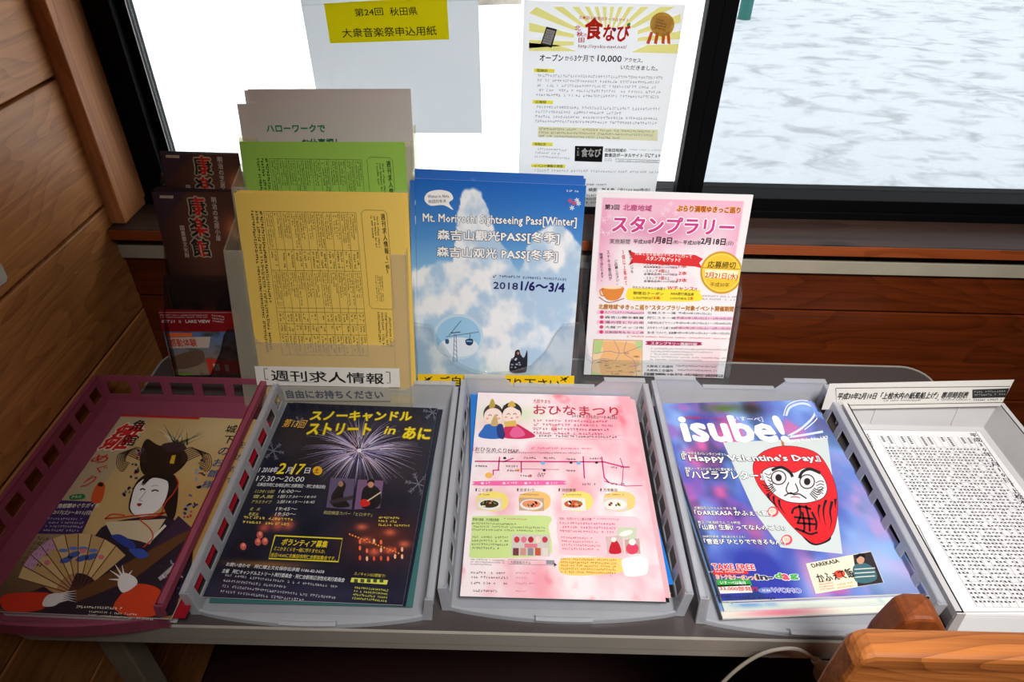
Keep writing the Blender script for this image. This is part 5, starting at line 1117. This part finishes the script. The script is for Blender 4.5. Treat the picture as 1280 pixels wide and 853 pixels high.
for (x_, y_) in ((136, 306), (232, 306), (288, 280), (350, 280), (420, 284), (494, 282), (560, 310), (326, 330), (420, 320), (236, 320), (276, 336), (470, 362), (560, 362), (330, 336)): pg.G((x_, y_), (x_ + 46, y_ + 1), (x_, y_ + 8), 1, (70, 60, 70), seed=x_, thick=.85)
pg.blob([(134, 362), (150, 356), (400, 354), (412, 361), (400, 368), (150, 370)], (246, 110, 176), 'heading_bars', k=1.5)
for i in range(4): pg.ell(158 + i * 68, 363, 5, 4, (250, 220, 230), k=2, n=10); pg.G((168 + i * 68, 359), (206 + i * 66, 359), (168 + i * 68, 367), 1, (250, 230, 240), seed=i, thick=.9)
for i, (nm_, sc_, bw_) in enumerate((('こぐま亭', (250, 226, 120), (60, 50, 20)), ('おまわり', (250, 200, 120), (236, 150, 110)), ('浜田食堂', (250, 226, 120), (206, 90, 50)), ('万来飯店', (250, 210, 130), (240, 240, 236)))):
    ox = i * 133; pg.blob([(150 + ox, 396), (200 + ox, 388), (236 + ox, 404), (232 + ox, 440), (190 + ox, 452), (150 + ox, 440), (138 + ox, 414)], sc_, k=1.4)
    pg.stroke([(139 + ox * .98, 379), (138 + ox * .98, 388)], 4, K, k=2); pg.T(nm_, (146 + ox * .98, 379), (190 + ox * .98, 380), 10, (110, 90, 40), bold=.01); pg.G((144 + ox, 396), (206 + ox, 397), (144 + ox, 404), 1, (120, 90, 70), seed=i)
    pg.rect(142 + ox * .99, 408, 220 + ox * .99, 450, [(236, 220, 190), (200, 170, 140), (240, 236, 230), (226, 214, 206)][i], 'photo', k=1.8)
    pg.ell(180 + ox * .99, 430, 36, 17, (240, 236, 230), 'photo', k=2, n=24); pg.ell(180 + ox * .99, 428, 29, 12, bw_, 'photo', k=2.2, n=24)
    for _ in range(9): pg.ell(180 + ox * .99 + rf.uniform(-20, 20), 428 + rf.uniform(-7, 7), rf.uniform(3, 7), rf.uniform(2, 4), rf.choice([(246, 230, 90), (226, 60, 50), (110, 140, 50), (250, 240, 220), (60, 44, 30), (240, 160, 120)]), 'photo', k=2.4, n=9, rot=rf.uniform(0, 90))
pg.blob([(126, 474), (150, 466), (340, 464), (376, 474), (366, 500), (376, 560), (350, 590), (140, 598), (118, 580), (124, 520)], (208, 232, 150), k=1.4)
pg.blob([(392, 476), (420, 466), (600, 466), (652, 480), (650, 560), (600, 584), (420, 588), (398, 560)], (250, 206, 216), k=1.4)
pg.blob([(402, 604), (440, 596), (580, 598), (610, 610), (600, 640), (520, 650), (440, 652), (400, 640)], (250, 216, 120), k=1.4)
pg.T('野鳥行楽園　天守閣自衛館', (128, 472), (210, 474), 9, (60, 80, 40), bold=.01); pg.G((226, 472), (300, 474), (226, 480), 1, (200, 80, 110), seed=2); pg.T('同人　竹司カナとじ鹿子弁慶', (400, 470), (500, 472), 9, (190, 50, 90), bold=.01); pg.G((506, 471), (590, 474), (506, 480), 1, (230, 90, 130), seed=2)
pg.G((124, 486), (358, 490), (124, 516), 3, (110, 120, 90), seed=3); pg.G((126, 528), (246, 530), (124, 574), 4, (110, 110, 100), seed=4); pg.G((400, 484), (580, 488), (400, 522), 3, (214, 90, 120), seed=5); pg.G((404, 530), (530, 534), (408, 576), 4, (214, 100, 120), seed=6)
pg.rect(250, 522, 370, 592, (214, 206, 200), 'photo', k=1.8)
for i in range(5): pg.ell(266 + i * 22, 540, 9, 10, [(206, 60, 60), (230, 120, 140), (190, 40, 50), (246, 220, 200), (200, 60, 80)][i], 'photo', k=2, n=12); pg.rect(254 + i * 23, 566, 272 + i * 23, 590, [(120, 60, 60), (210, 150, 140), (150, 140, 150), (200, 90, 60), (230, 220, 210)][i], 'photo', k=2)
pg.rect(290, 552, 330, 566, (226, 130, 140), 'photo', k=2.1)
pg.poly([(582, 500), (644, 502), (640, 540), (578, 534)], (206, 214, 190), 'photo', k=1.8); pg.ell(608, 520, 22, 8, (246, 246, 236), 'photo', k=2, rot=-15)
pg.poly([(544, 530), (596, 526), (602, 584), (550, 586)], (216, 190, 186), 'photo', k=1.9); pg.blob([(556, 582), (562, 550), (574, 540), (588, 556), (592, 582)], (200, 30, 50), 'photo', k=2.1); pg.ell(570, 540, 8, 8, (246, 236, 230), 'photo', k=2.2)
pg.poly([(604, 540), (650, 536), (654, 584), (608, 584)], (196, 170, 160), 'photo', k=1.9); pg.ell(628, 568, 20, 18, (226, 70, 100), 'photo', k=2.1); pg.ell(628, 548, 11, 10, (250, 240, 236), 'photo', k=2.3)
pg.G((122, 600), (230, 604), (120, 622), 3, (110, 100, 100), seed=8); pg.stroke([(240, 602), (384, 606), (384, 620), (240, 616)], 1.5, (150, 140, 140), 'ruled_lines', closed=True); pg.T('大館桂桜ホテル', (246, 605), (310, 608), 10, (90, 80, 80)); pg.rect(358, 604, 384, 618, (150, 150, 160), k=2); pg.poly([(382, 612), (392, 620), (386, 622), (384, 628)], (40, 30, 40), k=3)
for i in range(5): pg.G((404, 598 + i * 10), (580, 602 + i * 10), (404, 605 + i * 10), 1, (200, 110, 30), seed=i + 10, thick=.9)
pg.blob([(600, 600), (670, 596), (676, 640), (660, 652), (610, 654), (598, 630)], (252, 250, 250), k=1.8)
for y_ in (640, 654, 672, 696): pg.G((122, y_), (244 if y_ < 700 else 200, y_ + 2), (122, y_ + 9), 1, (110, 80, 90), seed=y_, thick=.9); pg.G((262, y_ + 2), (330, y_ + 3), (262, y_ + 10), 1, (210, 130, 150), seed=y_ + 1, thick=.8)
pg3 = pg
m_pk = paper('pink_flyer_paper', (246, 200, 208))
for i, (du, dd, lab) in enumerate([(.0035, -.001, 'pink flyer slid slightly right just under the top doll festival flyer'), (.0065, .000, 'lowest pink doll festival flyer slid furthest right'), ]):
    q = Page(pg3.O - pg3.N * .0012 * (i + 1) + pg3.U * du + pg3.D * (dd + .004), pg3.O - pg3.N * .0012 * (i + 1) + pg3.U * (du + pg3.w) + pg3.D * .004, pg3.O - pg3.N * .0012 * (i + 1) + pg3.U * du + pg3.D * (pg3.h + dd - .006)); tag(q.slab(.0006, m_pk, 'doll_festival_flyer'), lab, 'flyer')
q = sheet_fit((596, 493), (801, 488), (812, 733), (577, 738), -.624); tag(q.slab(.0006, ink((30, 120, 210), .4), 'blue_flyer'), 'bright blue flyer peeking out at the left under the pink flyers', 'flyer')
q = Page(onz(610, 520, -.6265), onz(802, 528, -.6265), onz(600, 742, -.6265)); q.z = (540, 460, 2.509); new_sheet(q, 'black_flyer', 'black flyer with dashed yellow border poking out below the pink flyers', 'flyer', ink((22, 22, 24), .4))
for i in range(26):
    t0 = i / 26; x0_ = q.w * t0; q.polyuv([(x0_, q.h - .006), (x0_ + q.w * .024, q.h - .006), (x0_ + q.w * .024, q.h - .005), (x0_, q.h - .005)], (206, 190, 40), 'dashed_border', k=1)
q2 = Page(onz(604, 524, -.6282), onz(804, 530, -.6282), onz(588, 738, -.6282)); new_sheet(q2, 'black_flyer', 'second black flyer lowest in the pile under the pink flyers', 'flyer', ink((22, 22, 24), .4))
for i in range(26):
    x0_ = q2.w * i / 26; q2.polyuv([(x0_, q2.h - .004), (x0_ + q2.w * .024, q2.h - .004), (x0_ + q2.w * .024, q2.h - .003), (x0_, q2.h - .003)], (206, 190, 40), 'dashed_border', k=1)
pile(pg3, .0065, .0098, m_fly, 'flyer_stack', dy=-.004, dx=-.001, sh=.008, label='stack of flyers under the pink doll festival flyers', cat='flyers')

# ================================================================== tray 4: daruma magazines
pg = sheet_fit((833, 505), (1022, 500), (1133, 743), (888, 752), -.615, .28); new_sheet(pg, 'daruma_magazine', 'glossy blue magazine with a red daruma on its cover, topmost of its tray', 'magazine', m_fly, .0022)
def blossom(S_, T_):
    n1 = noise(S_, T_, 4.2, 61, 3); n2 = noise(S_, T_, 6, 62, 3); n3 = noise(S_, T_, 5, 63, 3)
    c = mixc((56, 66, 168), (132, 170, 236), (n1 - .36) * 3.0 + S_ * .25)
    c = mixc(c, (150, 84, 176), np.clip((n2 - .5) * 5, 0, 1) * .65); c = mixc(c, (232, 96, 160), np.clip((n3 - .58) * 7, 0, 1) * .75)
    c = mixc(c, (40, 60, 110), np.clip((noise(S_, T_, 5, 64, 3) - .58) * 7, 0, 1) * .7); c = gblob(c, S_, T_, .42, .04, .12, .03, (80, 110, 40), .9); c = gblob(c, S_, T_, .6, .05, .08, .05, (44, 40, 30), .9)
    c = mixc(c, (150, 190, 236), np.clip((S_ - .62) * 3, 0, 1) * np.clip((T_ - .1) * 4, 0, 1) * .55); c = gblob(c, S_, T_, .82, .88, .18, .12, (176, 206, 244), .8)
    c = gblob(c, S_, T_, .5, .92, .05, .1, (240, 150, 190), .7); c = gblob(c, S_, T_, .3, .72, .05, .06, (232, 96, 140), .6)
    return c
pg.bg(blossom, 100, 130); pg.z = (820, 460, 2.437); OUT = (50, 44, 60)
pg.T('isube!', (68, 148), (370, 150), 76, WH, bold=.045, k=4); pg.T('北秋田発フリーマガジン', (86, 148), (214, 154), 9, (206, 50, 90), k=5, bold=.01); pg.T('［いすーべ］', (222, 148), (322, 152), 15, WH, k=5, bold=.006)
pg.curve([(396, 148), (408, 122), (446, 110), (482, 124), (478, 152), (440, 188), (404, 212), (508, 196)], 7, (214, 226, 244), 'issue_number', k=4); pg.curve([(388, 148), (402, 114), (448, 100), (494, 120), (490, 156), (452, 190)], 3, (240, 240, 250), 'issue_number', k=4); pg.T('2018 Feb No.187', (404, 222), (524, 208), 10, WH, bold=.012)
pg.poly([(204, 228), (522, 214), (568, 568), (380, 548), (300, 440)], (206, 216, 216), 'daruma_card', k=1.5)
pg.poly([(378, 212), (386, 212), (392, 240), (384, 242)], (190, 120, 80), k=2)
dar = [(296, 300), (320, 262), (370, 242), (430, 242), (490, 262), (526, 310), (548, 370), (552, 440), (540, 500), (512, 530), (470, 528), (420, 490), (370, 430), (312, 360)]
RDM = (226, 40, 48); BK = (36, 30, 34)
o = pg.blob([(x + (x - 430) * .012, y + (y - 380) * .012) for x, y in dar], BK, 'daruma', k=2); pg.blob(dar, RDM, 'daruma', k=2.3)
pg.blob([(440, 500), (500, 512), (530, 512), (528, 528), (490, 542), (462, 532)], BK, 'daruma', k=1.9); pg.blob([(446, 504), (500, 514), (524, 516), (520, 526), (490, 537), (466, 528)], RDM, 'daruma', k=2.35)
face = [(324, 326), (340, 308), (370, 304), (400, 312), (420, 322), (450, 308), (480, 310), (508, 334), (520, 368), (508, 396), (470, 410), (430, 412), (390, 404), (350, 376)]
pg.blob([(x + (x - 425) * .025, y + (y - 360) * .04) for x, y in face], BK, 'daruma', k=2.5); pg.blob(face, (234, 232, 232), 'daruma', k=2.7)
for (ex, ey, R_) in ((373, 336, 24), (460, 348, 24)): pg.ell(ex, ey, R_, R_ * .95, BK, 'daruma', k=3, n=26); pg.ell(ex, ey, R_ - 3.5, R_ * .95 - 3.5, (226, 222, 224), 'daruma', k=3.15, n=26); pg.ell(ex, ey, 10, 11, BK, 'daruma', k=3.3, n=18)
for pts in ([(352, 314), (380, 304), (406, 318), (416, 334)], [(436, 338), (446, 318), (470, 310), (500, 322)]): pg.curve(pts, 9, BK, 'daruma', k=3.4)
for sx, ox, oy in ((-1, 373, 336), (1, 460, 348)):
    for j in range(5): pg.curve([(ox + sx * 24, oy + 4 + j * 6), (ox + sx * 38, oy + 12 + j * 7), (ox + sx * 48, oy + 8 + j * 9)] if False else [(ox + sx * (20 - j * 3), oy + 20 + j * 4), (ox + sx * (34 - j * 2), oy + 26 + j * 7), (ox + sx * (50 - j * 6), oy + 20 + j * 9)], 3, BK, 'daruma', k=3.4)
for j in range(5): pg.curve([(330 + j * 5, 322 + j * 10), (344 + j * 3, 328 + j * 10), (350 + j * 2, 322 + j * 10)], 2.5, BK, 'daruma', k=3.4); pg.curve([(486 + j * 2, 352 + j * 9), (500 + j, 346 + j * 9), (512 - j, 350 + j * 9)], 2.5, BK, 'daruma', k=3.4)
pg.curve([(404, 350), (396, 372), (404, 384), (420, 384), (432, 376), (424, 354)], 3.5, BK, 'daruma', k=3.4); pg.curve([(390, 392), (410, 382), (420, 388), (436, 386), (458, 400)], 4, BK, 'daruma', k=3.4); pg.curve([(410, 396), (424, 394), (438, 398)], 3, RDM, 'daruma', k=3.5)
for pts in ([(340, 384), (346, 402), (366, 420)], [(358, 392), (360, 412), (376, 436)], [(374, 402), (378, 424), (396, 450)], [(518, 404), (510, 430), (512, 462), (518, 482)], [(536, 408), (530, 440), (534, 470), (528, 494)], [(498, 418), (494, 440), (500, 470)], [(546, 400), (546, 430)]): pg.curve(pts, 9, BK, 'daruma', k=2.9, taper=True)
for pts in ([(414, 446), (420, 430), (444, 424), (472, 432)], [(436, 418), (440, 450), (430, 476)], [(456, 420), (466, 462), (468, 500)], [(420, 456), (480, 462)], [(430, 474), (486, 478)], [(446, 440), (452, 486), (448, 502)], [(474, 440), (488, 470), (486, 496)], [(424, 490), (444, 498), (470, 508), (492, 502)]): pg.curve(pts, 6.5, BK, 'daruma', k=2.9)
pg.T('想いを伝えるバレンタインギフト', (78, 256), (212, 262), 9, WH, bold=.01, k=5, outline=OUT, ow=.03); pg.T('『Happy Valentine\'s Day』', (76, 264), (490, 264), 28, WH, bold=.025, k=5, outline=OUT, ow=.035)
pg.T('雑誌ノーザンハピネッツに愛を贈ろう', (86, 304), (240, 308), 9, WH, bold=.01, k=5, outline=OUT, ow=.03); pg.T('『ハピラブレター』', (90, 314), (320, 318), 26, WH, bold=.025, k=5, outline=OUT, ow=.035)
for (s1, x1, s2, x2, w2, y_) in (('北秋田市 山ちゃんらーめん 様', 114, '「DAREKASA かふぇて飯」', 114, 232, 424), ('教えて咲酒師さん 二十杯目', 124, '「山廃? 生酛? ってなんのこと?」', 124, 258, 468), ('JVR町民劇場　蜷友達のめぐえる!', 132, '「雪遊び ひとりでできるもん!」', 134, 244, 512)):
    pg.T(s1, (x1, y_), (x1 + 128, y_ + 2), 9, WH, bold=.01, k=5, outline=OUT, ow=.03); pg.T(s2, (x2, y_ + 11), (x2 + w2, y_ + 13), 17, WH, bold=.02, k=5, outline=OUT, ow=.04)
for x_, y_ in ((356, 440), (398, 526)): pg.ell(x_, y_, 17, 16, (226, 80, 100), k=4.5, n=20); pg.ell(x_ - 2, y_ - 1, 12, 11, (250, 214, 200), k=4.7, n=18); pg.G((x_ - 8, y_ - 5), (x_ + 8, y_ - 5), (x_ - 8, y_ + 6), 2, (214, 50, 60), seed=int(x_), k=5)
pg.T('TAKE FREE', (152, 600), (280, 602), 17, (226, 60, 70), bold=.035, k=5, outline=WH, ow=.045); pg.rect(152, 619, 282, 630, (214, 60, 60), k=4); pg.G((160, 621), (274, 622), (160, 629), 1, WH, seed=3, k=5); pg.T('おトクなクーポンつき', (160, 632), (286, 636), 14, (236, 130, 30), bold=.03, k=5, outline=WH, ow=.04)
pg.rect(164, 648, 292, 665, (60, 160, 70), k=4); pg.T('いすーべは毎月', (194, 651), (270, 652), 11, WH, bold=.02, k=5); pg.rect(166, 665, 294, 686, (240, 230, 226), k=4); pg.T('33,000部発行', (174, 668), (290, 670), 14, (214, 50, 60), bold=.02, k=5); pg.G((180, 692), (394, 700), (180, 702), 1, (60, 50, 70), seed=6, thick=.9)
for s_, x_, w_, c_ in (('in-', 304, 46, (70, 60, 70)), ('d', 360, 18, (90, 180, 70)), ('a', 382, 18, (226, 80, 110)), ('g', 406, 22, (80, 176, 90))): pg.T(s_, (x_, 628 if s_ == 'd' else 632), (x_ + w_, 628 if s_ == 'd' else 632), 16, c_, bold=.06, k=5, outline=(226, 232, 236), ow=.05)
pg.T('WOMO', (350, 672), (438, 674), 14, (120, 130, 200), bold=.03, k=5, outline=(220, 214, 240), ow=.05); pg.ell(334, 680, 24, 9, (110, 130, 200), k=4); pg.T('北秋', (320, 676), (348, 677), 8, WH, k=5)
pg.poly([(456, 598), (654, 560), (694, 656), (486, 690)], (238, 232, 206), 'coupon_card', k=3); pg.T('DAREKASA', (470, 600), (552, 584), 13, (40, 34, 34), bold=.02, k=5); pg.T('かふぇて飯', (482, 630), (590, 612), 32, (40, 34, 34), bold=.02, k=5); pg.poly([(600, 572), (654, 562), (692, 656), (614, 668)], (56, 50, 56), 'coupon_card', k=4); pg.blob([(606, 650), (600, 608), (630, 596), (662, 612), (672, 644), (640, 658)], (70, 110, 120), 'coupon_card', k=4.5)
for j in range(3): pg.stroke([(604, 616 + j * 12), (666, 612 + j * 12)], 3, (220, 220, 210), 'coupon_card', k=4.8)
pg.ell(622, 586, 12, 14, (206, 156, 130), 'coupon_card', k=4.6); pg.blob([(610, 584), (612, 570), (632, 568), (636, 582), (622, 576)], (30, 24, 24), 'coupon_card', k=4.8); pg.ell(558, 630, 17, 12, (230, 80, 60), 'coupon_card', k=4.2); pg.G((492, 652), (540, 646), (500, 684), 4, (226, 110, 100), seed=3, k=5); pg.G((550, 660), (600, 652), (554, 680), 2, (240, 160, 60), seed=4, k=5)
pg4 = pg
m_mag = paper('blue_magazine_paper', (120, 150, 206), .03, .35)
for i, (du, dd, lab) in enumerate([(.0075, -.001, 'blue magazine second from the top, edge showing right of the daruma cover'), (.012, -.0005, 'blue magazine third from the top, slid furthest to the right'), (.002, .006, 'blue magazine fourth from the top, showing below the daruma cover'), (-.001, .0125, 'pale edged magazine slid lowest toward the tray front')]):
    o_ = -pg4.N * .0026 * (i + 1); q = Page(pg4.O + o_ + pg4.U * du + pg4.D * dd, pg4.O + o_ + pg4.U * (du + pg4.w) + pg4.D * dd, pg4.O + o_ + pg4.U * du + pg4.D * (dd + pg4.h))
    new_sheet(q, 'daruma_magazine', lab, 'magazine', m_fly, .0022); q.rough = .3
    if i < 2: q.bg(blossom, 60, 80)
    elif i == 2: q.bg(lambda S_, T_: mixc((206, 216, 206), (110, 150, 190), (noise(S_, T_, 9, 3) - .5) * 4 * (T_ < .985)), 40, 60)
    else: q.bg(lambda S_, T_: gblob(mixc((226, 232, 214), (96, 140, 196), (T_ < .97) * .9) + 0 * S_[..., None], S_, T_, .3, .985, .2, .02, (206, 90, 120), .8), 40, 100)
pile(pg4, .0085, .0135, m_fly, 'magazine_stack', dy=.002, sh=.005, label='stack of magazines under the daruma magazines', cat='magazines')

# ================================================================== tray 5: timetable sheets
pg = sheet_flat((1064, 537), (1224, 540), (1182, 767), -.6335, .5); pg.D = (pg.D).normalized(); new_sheet(pg, 'timetable_sheet', 'white timetable sheet printed sideways lying in the white tray', 'paper sheet', m_fly)
pg.z = (1000, 460, 2.507); c = (96, 96, 100); TL, TR, BR, BL = (200, 200), (520, 198), (786, 760), (520, 762)
pg.stroke([(186, 194), (545, 194), (760, 500), (860, 764), (516, 766)], 1.5, c, 'ruled_lines')
L2 = lambda u, v: ((TL[0] + (TR[0] - TL[0]) * u) * (1 - v) + (BL[0] + (BR[0] - BL[0]) * u) * v, (TL[1] + (TR[1] - TL[1]) * u) * (1 - v) + (BL[1] + (BR[1] - BL[1]) * u) * v)
A0 = pg.at(235, 200); A1 = pg.at(520, 198); w0, w1, h1 = A0[0], A1[0], pg.h - .008
for i in range(15):
    u_ = w0 + (w1 - w0) * i / 14; pg.mb('ruled_lines').poly([pg.P(q, 1) for q in ((u_, .01), (u_ + .0004, .01), (u_ + .0004, h1), (u_, h1))], ink((150, 150, 154), .5))
for j in range(24):
    v_ = .03 + (h1 - .03) * j / 23; pg.mb('ruled_lines').poly([pg.P(q, 1) for q in ((w0, v_), (w1, v_), (w1, v_ + .0004), (w0, v_ + .0004))], ink((176, 176, 180), .5))
rt = random.Random(5); mt = ink((60, 60, 64), .5)
for i in range(28):
    for j in range(46):
        if rt.random() < .82:
            u_ = w0 + (w1 - w0) * (i + .3) / 28; v_ = .032 + (h1 - .034) * j / 46
            pg.mb('small_print').poly([pg.P(q, 2) for q in ((u_, v_), (u_ + .0021, v_), (u_ + .0021, v_ + rt.uniform(.001, .003)), (u_, v_ + .0017))], mt)
for i in range(14):
    u_ = w0 + (w1 - w0) * (i + .35) / 14
    if i % 3 != 2: a_ = (u_ + .005, .014); mtb = mt; [pg.mb('small_print').poly([pg.P(q, 2) for q in ((u_, .012 + k * .0028), (u_ + .0032, .012 + k * .0028), (u_ + .003, .0137 + k * .0028), (u_, .0137 + k * .0028))], mt) for k in range(rt.randint(3, 6))]
pg.G((214, 208), (242, 275), (190, 208), 2, (60, 60, 64), seed=3); pg.G((248, 284), (288, 360), (224, 286), 2, (60, 60, 64), seed=4); pg.G((282, 345), (330, 444), (254, 348), 3, (60, 60, 64), seed=5)
pg.stroke([(322, 490), (370, 494), (452, 658), (404, 654)], 2, c, 'ruled_lines', closed=True); pg.G((360, 500), (436, 650), (332, 498), 4, (60, 60, 64), seed=6)
sA = pg.at(528, 206); sB = proj(pg.P((sA[0], pg.h - .03)))
pg.T('平成30年2月10日「上桧木内の紙風船上げ」専用時刻表', (528, 206), ((sB[0] - 1000) * 2.507, (sB[1] - 460) * 2.507), 24, (40, 40, 44), vert=True, bold=.012)
pg.ell(440, 700, 26, 40, (70, 70, 74), k=2, rot=-30, n=26); pg.ell(440, 700, 23, 37, (238, 238, 240), k=2.3, rot=-30, n=26); pg.T('スマイル', (424, 676), (446, 724), 18, (50, 50, 54), vert=True, bold=.02, k=5)
plain_sheets(pg, 2, 'timetable_sheet', 'plain sheet under the printed timetable in the white tray', 'paper sheet', m_fly, .0012, 'spare timetable sheets in the white tray', jit=.0006, seed=3)
# header strip standing at the tray's back
pg = Page(ony(1037, 480, .668), ony(1268, 475, .668), ony(1042, 512, .668), .5); new_sheet(pg, 'header_strip', 'long white paper strip with black title standing along the white tray back', 'sign', paper('label_paper', (240, 238, 232), .1), .0003)
pg.z = (1000, 460, 2.507)
pg.stroke([(112, 64), (658, 58), (660, 108), (114, 118)], 2, (90, 90, 90), 'ruled_lines', closed=True)
pg.T('平成30年2月10日「上桧木内の紙風船上げ」専用時刻表', (122, 78), (532, 74), 22, K, bold=.02)
pg.G((262, 100), (386, 98), (262, 107), 1, (90, 90, 90), seed=3); pg.G((428, 98), (534, 97), (428, 104), 1, (90, 90, 90), seed=4)
pg.poly([(540, 68), (656, 64), (656, 92), (540, 95)], (40, 40, 42), k=1.5); pg.G((544, 72), (650, 69), (545, 90), 2, (170, 170, 170), seed=5, k=4); pg.G((542, 98), (656, 94), (543, 106), 1, (50, 50, 50), seed=6)
finish_pages()
